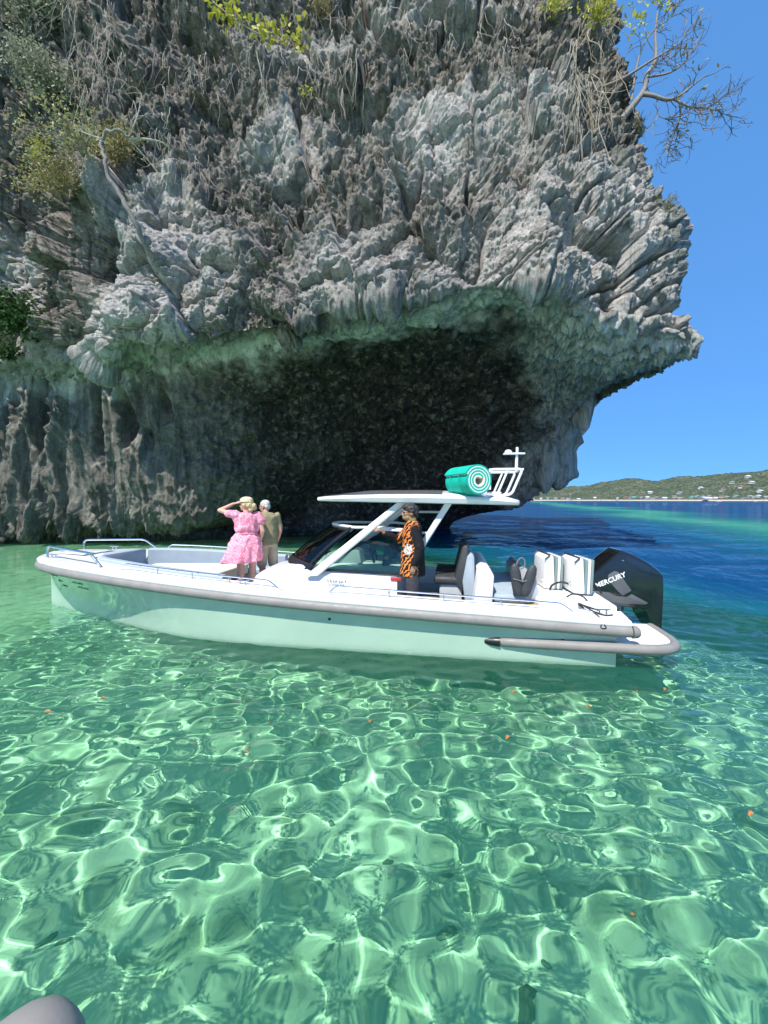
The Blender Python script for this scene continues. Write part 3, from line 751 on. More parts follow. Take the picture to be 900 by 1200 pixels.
for x in np.linspace(4.08, 2.12, 16):
    w_ = top_w(x) * .93; rows.append([(x, w_ * t, top_z(x, w_ * t) + .006) for t in np.linspace(-1, 1, 11)])
mb = MB(); mb.loft(rows, caps=False); mb.build('sunroof_panel', simple('smoked_sunroof', (.16, .165, .175), .22, coat=.3, var=.05), htop)
mb = MB(); mb.loft([[(x, s2 * .78 * top_w(x), top_b(x) - .006) for s2 in (-1, 1)] for x in (3.9, 1.3)], caps=False); mb.build('headliner', M_LGREY, htop)
def strut(name, a, b, w0, w1, t=.045):
    """flat tapering strut from a to b, wide along x"""
    a, b = Vector(a), Vector(b); secs = []
    for k in range(9):
        f = k / 8; p = a.lerp(b, f); hw = (w0 + (w1 - w0) * f) / 2
        dx = Vector((1, 0, 0)) * hw; dy = Vector((0, t / 2, 0))
        secs.append([p - dx - dy * .5, p - dx * .8 - dy, p + dx * .8 - dy, p + dx - dy * .5, p + dx + dy * .5, p + dx * .8 + dy, p - dx * .8 + dy, p - dx + dy * .5])
    mb = MB(); mb.loft(secs, close=True); return mb.build(name, M_GEL, boat, ang=50)
for s_ in (1, -1):
    strut('front_strut', (4.08, s_ * .84, .90), (2.70, s_ * .80, 2.02), .20, .15)
    strut('rear_strut', (2.62, s_ * .72, 1.0 if s_ < 0 else 1.05), (2.02, s_ * .76, 2.02), .09, .11)
    mb = MB(); mb.tube([(2.97, s_ * .805, 1.83), (2.16, s_ * .755, 1.83)], .020, 8) if s_ < 0 else mb.tube([(3.26, s_ * .66, 1.62), (2.34, s_ * .74, 1.56)], .018, 8); mb.build('side_bar', M_GEL, boat)
# rack on the after end of the hard top: hoop, mast and antennas
rk = empty('equipment_rack', (1.15, 0, 2.12), 0, boat)
def rp(x, y, z): return (x - 1.15, y, z - 2.12)
mb = MB()
for s_ in (.34, -.34):
    mb.tube(round_path([rp(1.50, s_, 2.10), rp(1.40, s_, 2.52), rp(.92, s_, 2.52), rp(1.08, s_, 2.14), rp(1.34, s_, 2.10)], .06), .021, 8)
    mb.tube([rp(1.14, s_, 2.50), rp(1.30, s_, 2.12)], .018, 8)
for x, z in ((1.40, 2.52), (.92, 2.52)): mb.tube([rp(x, -.34, z), rp(x, .34, z)], .019, 8)
mb.build('rack_hoop', M_GEL, rk)
mb = MB(); mb.box(rp(1.35, 0, 2.15), (.26, .5, .06), .015); mb.box(rp(1.40, .12, 2.34), (.03, .42, .26), .008); mb.build('rack_board', M_GEL, rk)
mb = MB(); mb.tube([rp(.98, .1, 2.50), rp(.965, .1, 2.83)], [.026, .020], 10); mb.box(rp(.965, .1, 2.85), (.04, .04, .07), .01); mb.build('mast', M_GEL, rk)
mb = MB(); mb.prism([(-.20 + .0, -.01), (.13, -.012), (.13, .012), (.06, .016), (-.14, .016), (-.20, .008)], 'y', -.05, .05, .004)
o_ = mb.build('antenna_bar', M_GEL, rk); o_.location = rp(.98, .1, 2.78); o_.rotation_euler = (0, 0, math.pi)
mb = MB(); mb.lathe([(.055, 0), (.06, .015), (.05, .04), (.03, .055), (0, .06)], rp(1.10, .1, 2.79), (0, 0, 1), 14); mb.build('antenna_dome', M_GEL, rk)

# --- rails
def rail(name, pts, r=.0135, rr=.06, parent=boat):
    mb = MB(); mb.tube(round_path(pts, rr), r, 8); return mb.build(name, M_SS, parent)
def gw(x, s_, inn=.16): return (x, s_ * max(bg_(x) - inn, .02), zg_(x) + .02)
for s_ in (1, -1):
    a, b = (gw(9.1, s_), gw(7.5, s_)) if s_ > 0 else (gw(9.42, s_), gw(8.2, s_))
    rail('bow_rail', [a, (a[0] + .02, a[1], a[2] + .20), (b[0] + .25, gw(b[0] + .25, s_)[1], b[2] + .20), b], .020, .09)
    # long low grab rails along the gunwales
    for x0, x1, nst in ((7.0 if s_ > 0 else 7.9, 4.55, 3), (3.55, .62, 3)):
        xs_ = np.linspace(x0, x1, 14)
        pts = [gw(x0 + .10, s_, .2)] + [(x, gw(x, s_, .2)[1], gw(x, s_)[2] + .095) for x in xs_] + [gw(x1 - .14, s_, .2)]
        gr_ = rail('grab_rail', pts, .012, .05)
        for x in np.linspace(x0, x1, nst + 2)[1:-1]:
            mb = MB(); q = gw(x, s_, .2); mb.tube([q, (q[0], q[1], q[2] + .095)], .010, 8); mb.build('stanchion', M_SS, gr_)

# --- helm seats and after cockpit
def helm_seat(y, mat_front):
    r_ = empty('helm_seat', (2.0, y, SOLE), 0, boat)
    mb = MB(); mb.box((0, 0, .18), (.34, .40, .36), .03); mb.build('pedestal', M_LGREY, r_)
    mb = MB(); mb.box((.02, 0, .42), (.46, .50, .12), .045, 3); mb.build('seat_cushion', M_DGREY, r_)
    mb = MB(); mb.prism([(-.26, .30), (-.14, .28), (-.05, .42), (-.17, .92), (-.22, .96), (-.27, .94)], 'y', -.25, .25, .03); mb.build('seat_back', M_DGREY, r_)
    mb = MB(); mb.prism([(-.36, .02), (-.22, .02), (-.17, .42), (-.24, .80), (-.30, .84), (-.35, .80)], 'y', -.27, .27, .03); mb.build('seat_shell', M_CUSH, r_)
    return r_
helm_seat(.36, M_DGREY); helm_seat(-.36, M_DGREY)
# bench facing forward of the stern, and its moulded base
mb = MB(); mb.prism([(1.72, .0), (1.62, .62), (1.54, .70), (1.46, .69), (1.40, .60), (1.44, .0)], 'y', -.95, .98, .03)
o_ = mb.build('bench_back', M_WCUSH, boat); o_.location = (0, 0, SOLE - .02)
mb = MB(); mb.box((1.10, 0, SOLE + .10), (.62, 1.95, .20), .03); mb.build('bench_base', M_TEAK, boat)
mb = MB(); mb.box((1.16, 0, SOLE + .26), (.50, 1.9, .12), .05, 3); mb.build('bench_cushion', M_CUSH, boat)
mb = MB(); mb.prism([(1.00, .28), (1.0, .52), (.92, .62), (.84, .60), (.80, .28)], 'y', -.98, .95, .025); o_ = mb.build('bench_backrest', M_LGREY, boat); o_.location = (0, 0, SOLE - .02)
mb = MB(); mb.prism([(.86, .0), (.86, .30), (.80, .345), (-.02, .30), (-.10, .28), (-.10, .0)], 'y', -1.17, 1.17, .03); o_ = mb.build('aft_deck', M_GEL, boat); o_.location = (0, 0, SOLE)
# upright bolsters at the stern
for y_, x_ in ((.28, .34), (.78, .08)):
    pass
M_STRIPE = simple('teal_grey_upholstery', (.17, .23, .235), .7, var=.08, bump=.2, bscale=100)
def bolster(x, y, h=.50):
    r_ = empty('stern_backrest', (x, y, SOLE + .33), R(6), boat)
    mb = MB(); mb.prism([(.15, .02), (.12, h - .05), (.06, h), (.0, h - .01), (-.02, .0)], 'y', -.26, .26, .025); mb.build('pad', M_WCUSH, r_)
    for k, (x0, mt) in enumerate(((-.035, M_STRIPE), (-.075, M_WCUSH), (-.115, M_STRIPE))):
        mb = MB(); mb.box((x0, 0, h * .48), (.038, .52, h * .96), .016, 2, rot=(0, R(-3), 0)); mb.build('pad_layer', mt, r_)
    mb = MB(); mb.tube([(.13, -.27, h - .06), (.06, -.27, h + .006), (-.0, -.27, h)], .010, 6); mb.tube([(.06, -.27, h + .006), (.06, .27, h + .006)], .009, 6); mb.tube([(.13, .27, h - .06), (.06, .27, h + .006)], .010, 6); mb.build('piping', M_BLACK, r_)
    for s_ in (-1, 1):
        mb = MB(); mb.tube([(.16, s_ * .2, .16), (.04, s_ * .2, -.06), (.0, s_ * .2, -.10)], .011, 6); mb.build('bracket', M_SS, r_)
    return r_
bolster(.55, .30); bolster(.22, .55)

# --- swim platforms with their own fender
fen = [(1.40, 1.40, .245), (1.0, 1.425, .25), (.5, 1.44, .255), (0, 1.45, .26), (-.3, 1.445, .26), (-.52, 1.41, .26), (-.68, 1.30, .26), (-.755, 1.12, .26), (-.77, .8, .26), (-.77, .5, .26)]
for s_ in (1, -1):
    pf = empty('swim_platform', (0, 0, 0), 0, boat)
    pts = bez([(x, s_ * y, z) for x, y, z in fen], 5)
    mb = MB(); mb.tube(pts, [.035] + [.062] * (len(pts) - 2) + [.06], 12, sq=1.0); mb.build('platform_fender', M_RUB, pf)
    mb = MB(); mb.lathe([(.0, .19), (.035, .165), (.055, .10), (.063, .02), (.066, -.02)], (1.40, s_ * 1.405, .245), (1, s_ * -.03, 0), 14); mb.build('fender_nose', M_BLACK, pf)
    ed = [(x, y) for x, y, _ in [(q.x, abs(q.y) - .03, 0) for q in pts] if x < .02]
    poly = [(.02, .50)] + [(.02, 1.40)] + ed[1:] 
    poly = [(x, s_ * y) for x, y in poly]
    mb = MB(); mb.prism(poly if s_ > 0 else poly[::-1], 'z', .215, .300, .012); mb.build('platform_top', M_GEL, pf)
    mb = MB(); mb.prism([(.0, .29), (-.06, .60), (-.16, .595), (-.46, .30)] , 'y', min(s_ * .40, s_ * .50), max(s_ * .40, s_ * .50), .02); mb.build('engine_well_side', M_GEL, pf)
    rail('platform_handle', [(-.42, s_ * .95, .29), (-.42, s_ * .95, .345), (-.20, s_ * 1.15, .345), (-.20, s_ * 1.15, .29)], .010, .03, pf)
# transom top
mb = MB(); mb.prism([(-.13, 1.40), (-.16, .50), (-.02, .44), (.10, .44), (.10, 1.38)], 'z', .40, .605, .02); mb.build('stern_quarter', M_GEL, boat)
mb = MB(); mb.prism([(-.13, -1.40), (-.16, -.50), (-.02, -.44), (.10, -.44), (.10, -1.38)], 'z', .40, .605, .02); mb.build('stern_quarter', M_GEL, boat)
cleat(-.02, .98, .632)

# --- outboard
ob = empty('outboard_engine', (-.42, 0, .3), 0, boat)
def op(x, z): return (x + .42, z - .3)
e_ = NT('black_cowl'); c = e_.coord(); e_.set(Base_Color=e_.ramp(e_.noise(3, 4, .6, c), [(.3, (.006, .007, .008)), (.7, (.011, .012, .014))]), Roughness=.13, Coat_Weight=.8, Coat_Roughness=.04); M_COWL = e_.m
M_COWL2 = simple('grey_cowl_panel', (.10, .105, .11), .35, var=.1)
def shell(poly, lv):
    """side outline swelled across the engine: (half width, shrink) levels"""
    cx_ = sum(p[0] for p in poly) / len(poly); cz_ = sum(p[1] for p in poly) / len(poly)
    return [[(cx_ + (x - cx_) * k, y, cz_ + (z - cz_) * k) for x, z in poly] for y, k in lv]
cowl = [op(-.08, .70), op(-.05, .91), op(-.14, .985), op(-.30, 1.145), op(-.47, 1.295), op(-.53, 1.30), op(-.66, 1.255), op(-.86, 1.14), op(-1.0, 1.03), op(-1.055, .95), op(-1.065, .80), op(-1.06, .55), op(-1.04, .16), op(-.97, .10), op(-.90, .22), op(-.83, .45), op(-.55, .47), op(-.14, .50)]
lv = [(-.215, .80), (-.265, .90), (-.285, .965), (-.27, 1.0), (.27, 1.0), (.285, .965), (.265, .90), (.215, .80)]
lv = [(-.285, .90), (-.28, .95), (-.255, .985), (-.20, 1.0), (.20, 1.0), (.255, .985), (.28, .95), (.285, .90)]
mb = MB(); mb.loft(shell(cowl, lv), close=True); mb.build('cowl', M_COWL, ob, ang=38)
mb = MB(); mb.prism([op(-.13, .56), op(-.11, .70), op(-.32, .68), op(-.40, .63), op(-.55, .62), op(-.62, .67), op(-.84, .55), op(-.80, .52), op(-.5, .53)], 'y', .272, .296, .008); mb.build('side_panel', M_COWL2, ob)
mb = MB(); mb.prism([op(-.30, .86), op(-.30, .94), op(-.38, 1.0), op(-.44, .99), op(-.62, .72), op(-.50, .64), op(-.44, .70)], 'y', .270, .2885, .004); mb.build('side_panel', M_COWL2, ob)
mb = MB(); mb.prism([op(-.55, 1.235), op(-.86, 1.085), op(-1.0, .965), op(-.97, .95), op(-.70, 1.02), op(-.54, 1.14)], 'y', .27, .2895, .006); mb.build('cowl_cap', simple('navy_cowl_cap', (.012, .018, .04), .12, coat=.6), ob)
mb = MB(); mb.box(op(-.50, 1.16)[:1] + (.2905,) + op(-.50, 1.16)[1:], (.028, .006, .018), .002); mb.build('cowl_badge', M_SS, ob)
mb = MB(); mb.box((0, 0, -.18), (.30, .26, .5), .05); mb.box((-.05, 0, -.55), (.34, .10, .55), .04); mb.box((-.30, 0, -.45), (.5, .34, .03), .012); mb.build('midsection', M_BLACK, ob)
mb = MB(); mb.box((.32, 0, .05), (.18, .36, .42), .03); mb.build('mounting_bracket', M_BLACK, ob)
tm = text_mesh('MERCURY', .098, .003, .0022, .12, 1.02); tm.materials.append(simple('white_lettering', (.8, .8, .8), .4, var=.02))
t_ = link('brand_lettering', tm, None, ob); q = op(-.34, .835); t_.location = (q[0], .291, q[1])
t_.rotation_euler = Matrix(((-1, 0, 0), (0, 0, 1), (0, 1, 0))).transposed().to_euler()
t_.matrix_basis = Matrix.Translation(t_.location) @ Matrix.Rotation(R(25), 4, 'Y') @ Matrix(((-1, 0, 0, 0), (0, 0, 1, 0), (0, 1, 0, 0), (0, 0, 0, 1)))

# --- ropes and hoses at the stern
mb = MB()
mb.tube(bez([(.50, .95, .70), (.40, 1.02, .80), (.28, 1.08, .78), (.22, 1.12, .68), (.30, 1.16, .66), (.38, 1.2, .72), (.30, 1.24, .70), (.16, 1.26, .66)], 6), .011, 6)
mb.tube(bez([(.36, 1.14, .72), (.24, 1.30, .66), (.12, 1.36, .63), (.02, 1.33, .63)], 6), .010, 6)
mb.tube(bez([(.30, 1.2, .70), (.22, 1.36, .64), (.19, 1.47, .585), (.22, 1.52, .52), (.16, 1.52, .52), (.19, 1.48, .58)], 6), .007, 6)
rope = mb.build('mooring_rope', M_ROPE, None); rope.matrix_world = BM; tag(rope, 'tangled black mooring rope draped over the stern gunwale', 'rope')
for a_, nm in (((.10, .55), 1), ((.44, .62), 2)):
    mb = MB(); x, y = a_
    mb.tube(bez([(x + .16, y, .73), (x + .12, y, .83), (x, y + .02, .88), (x - .12, y + .04, .84), (x - .2, y + .06, .73)], 6), .014, 7); mb.build('control_hose', M_BLACK, boat)

# ================================================================== THINGS CARRIED ON THE BOAT
def on_boat(name, x, y, z, rz=0):
    e = empty(name, bw(x, y, z), BR + rz); return e
# rolled foam mat on the hard top
mN = Vector(P(561, 563, 5.50)); mD = Vector((-.34, .94, 0)).normalized(); Lm = .60
mC = mN + mD * Lm / 2
fm = empty('foam_mat', (mC.x, mC.y, mN.z - .192), math.atan2(-mD.y, -mD.x)); tag(fm, 'rolled turquoise foam mat with striped spiral end on the hard top', 'foam mat')
m_t = NT('turquoise_foam'); c = m_t.coord(); m_t.set(Base_Color=m_t.ramp(m_t.noise(8, 4, .6, c), [(.3, (.0, .36, .26)), (.7, (.008, .46, .335))]), Roughness=.75, Specular_IOR_Level=.3); m_t.bump(m_t.noise(140, 2, .5, c), .3, .003)
M_TURQ = m_t.m; M_FWHITE = simple('pale_foam_layer', (.70, .78, .70), .8, var=.05); M_FDARK = simple('dark_green_foam_layer', (.03, .20, .14), .8, var=.1)
turns = 3.35; r0_ = .050; PIT = .0405; N_ = 240; RC = .196
def spiral(off):
    out = []
    for k in range(N_ + 1):
        a = turns * 2 * math.pi * k / N_; r = r0_ + PIT * turns * k / N_ + off
        out.append((r * math.cos(a + .6), r * math.sin(a + .6)))
    return out
for nm, a_, b_, mt, frac in (('foam_layer', 0, .0150, M_FWHITE, 1.0), ('foam_layer', .0154, .0395, M_TURQ, 1.0), ('foam_core', -.012, -.0004, M_CREAM, .30)):
    n_in = int(N_ * frac); A_ = spiral(a_)[:n_in]; Bb = spiral(b_)[:n_in]; mb = MB(); h = Lm / 2 + (.0 if mt is M_TURQ else .002)
    ring_ = [[(h, y, z + RC) for y, z in (p, q)] + [(-h, y, z + RC) for y, z in (q, p)] for p, q in zip(A_, Bb)]
    mb.loft(ring_, close=True); mb.build(nm, mt, fm, ang=40)
for x in (-.14, .10):
    mb = MB(); mb.tube([(x, .229 * math.cos(a) * .86, RC + .229 * .86 * math.sin(a)) for a in np.linspace(0, 2 * math.pi, 40)[:-1]], .006, 6, closed=True); mb.build('tie_band', M_TURQ, fm)

# pair of dark fenders lashed together on the aft deck
fd = on_boat('boat_fender', 1.06, .98, SOLE + .31); tag(fd, 'pair of dark grey oval fenders tied together beside the stern backrests', 'fender')
for k, (lean, dx) in enumerate(((R(7), .02), (R(-17), -.14))):
    mb = MB(); mb.lathe([(.0, -.205), (.04, -.19), (.058, -.14), (.064, -.02), (.060, .10), (.045, .17), (.022, .20), (0, .21)], (0, 0, 0), (0, 0, 1), 16)
    o_ = mb.build('fender_body', M_DGREY, fd); o_.location = (dx + .03, .02 * k, .225); o_.rotation_euler = (0, lean, 0); o_.scale = (1.15, .75, 1.1)
mb = MB(); mb.tube(bez([(.06, .01, .40), (.03, .0, .49), (-.02, .0, .53), (-.06, .0, .49), (-.05, .01, .41), (.0, .01, .38)], 6), .009, 6); mb.tube([(.10, .05, .25), (-.03, .06, .22), (-.14, .05, .25)], .008, 6); mb.build('lashing', simple('grey_cord', (.16, .16, .16), .8), fd)
# ================================================================== PEOPLE
def _sphere(bm, M, seg=14, ring=9):
    bmesh.ops.create_uvsphere(bm, u_segments=seg, v_segments=ring, radius=1.0, matrix=M)
def ell(bm, c, r, rot=(0, 0, 0)):
    _sphere(bm, Matrix.Translation(c) @ Euler(rot).to_matrix().to_4x4() @ Matrix.Diagonal((*r, 1)))
def cap(bm, a, b, ra, rb, flat=1.0, side=(1, 0, 0), n=14):
    """tapered limb from a to b, rounded at both ends; flat squeezes it across 'side'"""
    a, b = Vector(a), Vector(b); t = (b - a).normalized(); s_ = Vector(side); s_ = (s_ - t * s_.dot(t))
    s_ = s_.normalized() if s_.length > 1e-4 else t.orthogonal().normalized(); u = t.cross(s_)
    prof = [(ra * math.cos(R(k)), -ra * math.sin(R(k)) * -1 if False else -ra * math.sin(R(k)), a) for k in (85, 60, 35, 10)] + [(rb * math.cos(R(k)), rb * math.sin(R(k)), b) for k in (10, 35, 60, 85)]
    rows = [[bm.verts.new(o + t * h + (s_ * math.cos(2 * math.pi * k / n) + u * math.sin(2 * math.pi * k / n) * flat) * r) for k in range(n)] for r, h, o in prof]
    for p, q in zip(rows[:-1], rows[1:]):
        for k in range(n): bm.faces.new((p[k], p[(k + 1) % n], q[(k + 1) % n], q[k]))
    bm.faces.new(rows[0][::-1]); bm.faces.new(rows[-1])
def bell(bm, rings, n=40, fold=None):
    """closed stack of ellipses (z, rx, ry, cx, cy); fold(z, angle) scales the radius"""
    rows = []
    for z, rx, ry, cx_, cy_ in rings:
        rows.append([bm.verts.new((cx_ + rx * math.cos(2 * math.pi * k / n) * (fold(z, 2 * math.pi * k / n) if fold else 1), cy_ + ry * math.sin(2 * math.pi * k / n) * (fold(z, 2 * math.pi * k / n) if fold else 1), z)) for k in range(n)])
    for p, q in zip(rows[:-1], rows[1:]):
        for k in range(n): bm.faces.new((p[k], p[(k + 1) % n], q[(k + 1) % n], q[k]))
    bm.faces.new(rows[0][::-1]); bm.faces.new(rows[-1])
def hand(bm, wrist, tip, palm_n, thumb, curl=.35):
    """palm, four unequal fingers bent at the knuckles and a thumb leaving the palm's side"""
    w_, tp = Vector(wrist), Vector(tip); d = (tp - w_).normalized(); nrm = Vector(palm_n).normalized(); nrm = (nrm - d * nrm.dot(d)).normalized()
    sd = d.cross(nrm) * (1 if thumb > 0 else -1); k = w_ + d * .085
    cap(bm, w_ + d * .01, k - d * .008, .028, .036, .42, sd)
    for i, L in enumerate((.068, .076, .070, .054)):
        a = k + sd * (.027 - .018 * i); m_ = a + (d * math.cos(curl) + nrm * math.sin(curl)) * L * .5; e = m_ + (d * math.cos(curl * 2.6) + nrm * math.sin(curl * 2.6)) * L * .5
        cap(bm, a - d * .01, m_, .0098, .009, n=8); cap(bm, m_, e, .009, .0075, n=8)
    a = w_ + d * .03 + sd * .026; m_ = a + (d * .55 + sd * .75 + nrm * .25).normalized() * .036; e = m_ + (d * .85 + sd * .3 + nrm * .35).normalized() * .03
    cap(bm, a, m_, .0125, .0105, n=8); cap(bm, m_, e, .0105, .0085, n=8)
def blob(name, fn, vox, mat, parent, smooth=3, noise=None):
    """fuse overlapping pieces into one continuous surface"""
    bm = bmesh.new(); fn(bm); bmesh.ops.recalc_face_normals(bm, faces=bm.faces)
    me = bpy.data.meshes.new(name); bm.to_mesh(me); bm.free()
    o = bpy.data.objects.new(name, me); COL.objects.link(o)
    rm = o.modifiers.new('fuse', 'REMESH'); rm.mode = 'VOXEL'; rm.voxel_size = vox
    if smooth: sm_ = o.modifiers.new('ease', 'SMOOTH'); sm_.iterations = smooth; sm_.factor = .5
    dg = bpy.context.evaluated_depsgraph_get(); dg.update()
    m2 = bpy.data.meshes.new_from_object(o.evaluated_get(dg)); bpy.data.objects.remove(o)
    if noise:
        n_ = len(m2.vertices); co = np.empty(n_ * 3, np.float32); m2.vertices.foreach_get('co', co); co = co.reshape(-1, 3)
        nr = np.empty(n_ * 3, np.float32); m2.vertices.foreach_get('normal', nr); nr = nr.reshape(-1, 3)
        co = co + nr * noise(co)[:, None]; m2.vertices.foreach_set('co', co.ravel().astype(np.float32)); m2.update()
    m2.name = name; m2.shade_smooth(); m2.materials.clear(); m2.materials.append(mat)
    return link(name, m2, None, parent)

def skin_mat(name, col):
    m = NT(name); c = m.coord(); a = tuple(x * .9 for x in col)
    m.set(Base_Color=m.ramp(m.noise(14, 4, .6, c), [(.3, a), (.7, col)]), Roughness=.55, Subsurface_Weight=.12); m.b.inputs['Subsurface Radius'].default_value = (.02, .008, .004)
    return m.m
def hair_mat(name, dark, lite):
    m = NT(name); c = m.coord(scale=(40, 40, 9)); n_ = m.noise(1.6, 4, .6, c, .8)
    m.set(Base_Color=m.ramp(n_, [(.3, dark), (.65, lite)]), Roughness=.5); m.bump(n_, .8, .01); return m.m
SK_FAIR = skin_mat('fair_skin', (.62, .36, .26)); SK_TAN = skin_mat('tanned_skin', (.52, .29, .20)); SK_BRN = skin_mat('brown_skin', (.36, .18, .10))
M_SHADE = simple('sunglass_lens', (.012, .012, .014), .12)

def head(bm, c, yaw, s=1.0, tilt=0.0):
    """skull, jaw, nose, brow, lips and ears, looking along +y turned by yaw"""
    Mh = Matrix.Translation(c) @ Matrix.Rotation(yaw, 4, 'Z') @ Matrix.Rotation(tilt, 4, 'X') @ Matrix.Scale(s, 4)
    def e(p, r): _sphere(bm, Mh @ Matrix.Translation(p) @ Matrix.Diagonal((*r, 1)))
    e((0, -.012, .025), (.074, .092, .088)); e((0, .022, -.035), (.060, .068, .072)); e((0, .056, -.078), (.030, .030, .026))
    e((0, .090, -.012), (.012, .022, .026)); e((0, .100, -.026), (.016, .014, .012)); e((0, .078, .022), (.050, .016, .012))
    e((0, .083, -.056), (.024, .012, .007)); e((0, .080, -.067), (.021, .012, .007))
    for sx in (-1, 1):
        e((sx * .076, -.008, -.008), (.012, .022, .034)); e((sx * .034, .066, -.02), (.026, .022, .022))
    return Mh
def face_bits(parent, Mh, glasses=True, eye=True):
    mb = MB()
    if glasses:
        for sx in (-1, 1):
            q = [Vector((sx * (.034 + .026 * math.cos(a)), .088 + .004 * math.sin(a) - .010 * abs(math.cos(a)), .004 + .020 * math.sin(a))) for a in np.linspace(0, 2 * math.pi, 13)[:-1]]
            mb.loft([[Mh @ p for p in q], [Mh @ (p + Vector((0, .006, 0))) for p in q]], close=True)
            mb.tube([Mh @ Vector((sx * .060, .080, .010)), Mh @ Vector((sx * .080, .03, .010)), Mh @ Vector((sx * .084, -.03, .006))], .0035, 6)
        mb.tube([Mh @ Vector((-.012, .092, .010)), Mh @ Vector((.012, .092, .010))], .003, 6)
        mb.build('sunglasses', M_SHADE, parent)

# ---- woman in the pink dress, shading her eyes
pw = empty('person', bw(5.50, .22, .43), R(28)); pw.scale = (1.13, 1.13, 1.0); tag(pw, 'woman in a pink patterned dress shading her eyes with a raised arm', 'person')
hm = {}
def wbody(bm):
    hm['w'] = head(bm, (-.005, .02, 1.535), R(48), .98)
    cap(bm, (0, 0, 1.33), (0, .012, 1.46), .052, .047)
    bell(bm, [(.80, .13, .10, 0, 0), (.90, .165, .125, 0, -.01), (1.05, .125, .095, 0, 0), (1.20, .145, .105, 0, .01), (1.33, .165, .085, 0, 0), (1.385, .08, .06, 0, 0)], 24)
    for sx in (-1, 1):
        cap(bm, (sx * .085, -.005, .86), (sx * .088, .01, .47), .088, .054); cap(bm, (sx * .088, .005, .47), (sx * .088, -.015, .32), .054, .056); cap(bm, (sx * .088, -.015, .32), (sx * .088, -.01, .07), .056, .036)
        cap(bm, (sx * .088, -.04, .035), (sx * .10, .13, .03), .040, .030, .7)
    cap(bm, (-.16, 0, 1.355), (-.37, .10, 1.445), .047, .038); cap(bm, (-.37, .10, 1.445), (-.165, .17, 1.555), .038, .026)
    hand(bm, (-.165, .17, 1.555), (-.02, .165, 1.60), (0, .3, -1), 1, .12)
    cap(bm, (.165, 0, 1.35), (.235, -.03, 1.08), .046, .038); cap(bm, (.235, -.03, 1.08), (.20, .05, .865), .038, .026)
    hand(bm, (.20, .05, .865), (.19, .08, .70), (-1, .2, 0), 1, .35)
body = blob('body', wbody, .0085, SK_FAIR, pw, 2)
face_bits(pw, hm['w'])
d_ = NT('pink_print_dress'); c = d_.coord()
v_ = d_.n('TexVoronoi'); v_.inputs['Scale'].default_value = 42; d_.l(c, v_.inputs['Vector'])
dc = d_.ramp(d_.noise(7, 4, .6, c), [(.3, (.74, .20, .30)), (.7, (.86, .36, .45))])
dc = d_.mix(d_.math('MULTIPLY', d_.ramp(v_.outputs['Distance'], [(.25, (1, 1, 1)), (.42, (0, 0, 0))]), .7), dc, (.88, .68, .68))
dc = d_.mix(d_.math('MULTIPLY', d_.ramp(d_.noise(30, 3, .6, c), [(.56, (0, 0, 0)), (.64, (1, 1, 1))]), .6), dc, (.55, .08, .16))
d_.set(Base_Color=dc, Roughness=.85, Specular_IOR_Level=.2)
def wdress(bm):
    fold = lambda z, a: 1 + (.10 * max(0, 1 - (z - .56) / .45)) * math.sin(7 * a + z * 3) + (.05 * max(0, 1 - (z - .56) / .45)) * math.sin(13 * a + 1) + .022 * math.sin(11 * a) * (z > 1.06)
    bell(bm, [(.56, .275, .225, -.075, .0), (.61, .275, .225, -.065, .0), (.72, .262, .21, -.04, 0), (.85, .24, .19, -.02, 0), (.97, .205, .158, -.005, 0), (1.035, .140, .110, 0, 0), (1.06, .142, .112, 0, 0),
              (1.10, .175, .128, 0, 0), (1.20, .182, .130, 0, .01), (1.30, .192, .118, 0, .005), (1.36, .175, .095, 0, 0), (1.395, .09, .07, 0, 0)], 60, fold)
    cap(bm, (-.15, 0, 1.36), (-.235, .035, 1.385), .070, .066); cap(bm, (.15, 0, 1.35), (.205, -.01, 1.25), .068, .064)
blob('dress', wdress, .011, d_.m, pw, 1, lambda p: .014 * ridged(p * np.array([7, 7, 3.]), 3, 5) + .012 * fbm(p * 9, 2, 8) - .004)
mb = MB(); mb.tube([(.147 * math.cos(a), .117 * math.sin(a), 1.045) for a in np.linspace(0, 2 * math.pi, 33)[:-1]], .014, 8, closed=True, sq=1.3); mb.build('waist_tie', d_.m, pw)
Mh = hm['w']
def whair(bm):
    def e(p, r): _sphere(bm, Mh @ Matrix.Translation(p) @ Matrix.Diagonal((*r, 1)))
    e((0, -.025, .045), (.084, .096, .082)); e((0, -.07, .0), (.076, .055, .075)); e((.02, -.115, -.02), (.048, .045, .05)); e((.045, -.12, -.055), (.035, .035, .04)); e((-.055, -.01, .03), (.034, .06, .06)); e((.055, -.01, .03), (.034, .06, .06)); e((.0, -.09, -.07), (.05, .035, .05)); e((0, .04, .085), (.06, .05, .035))
blob('hair', whair, .008, hair_mat('blonde_hair', (.42, .27, .10), (.78, .60, .34)), pw, 2, lambda p: .007 * ridged(p * np.array([26, 26, 18.]), 2, 3))

def what(bm):
    def e(p, r): _sphere(bm, Mh @ Matrix.Translation(p) @ Matrix.Diagonal((*r, 1)))
    e((0, -.012, .088), (.090, .104, .062)); e((0, .012, .060), (.118, .142, .010))
blob('straw_hat', what, .007, hair_mat('plaited_straw', (.50, .38, .20), (.78, .66, .42)), pw, 2)

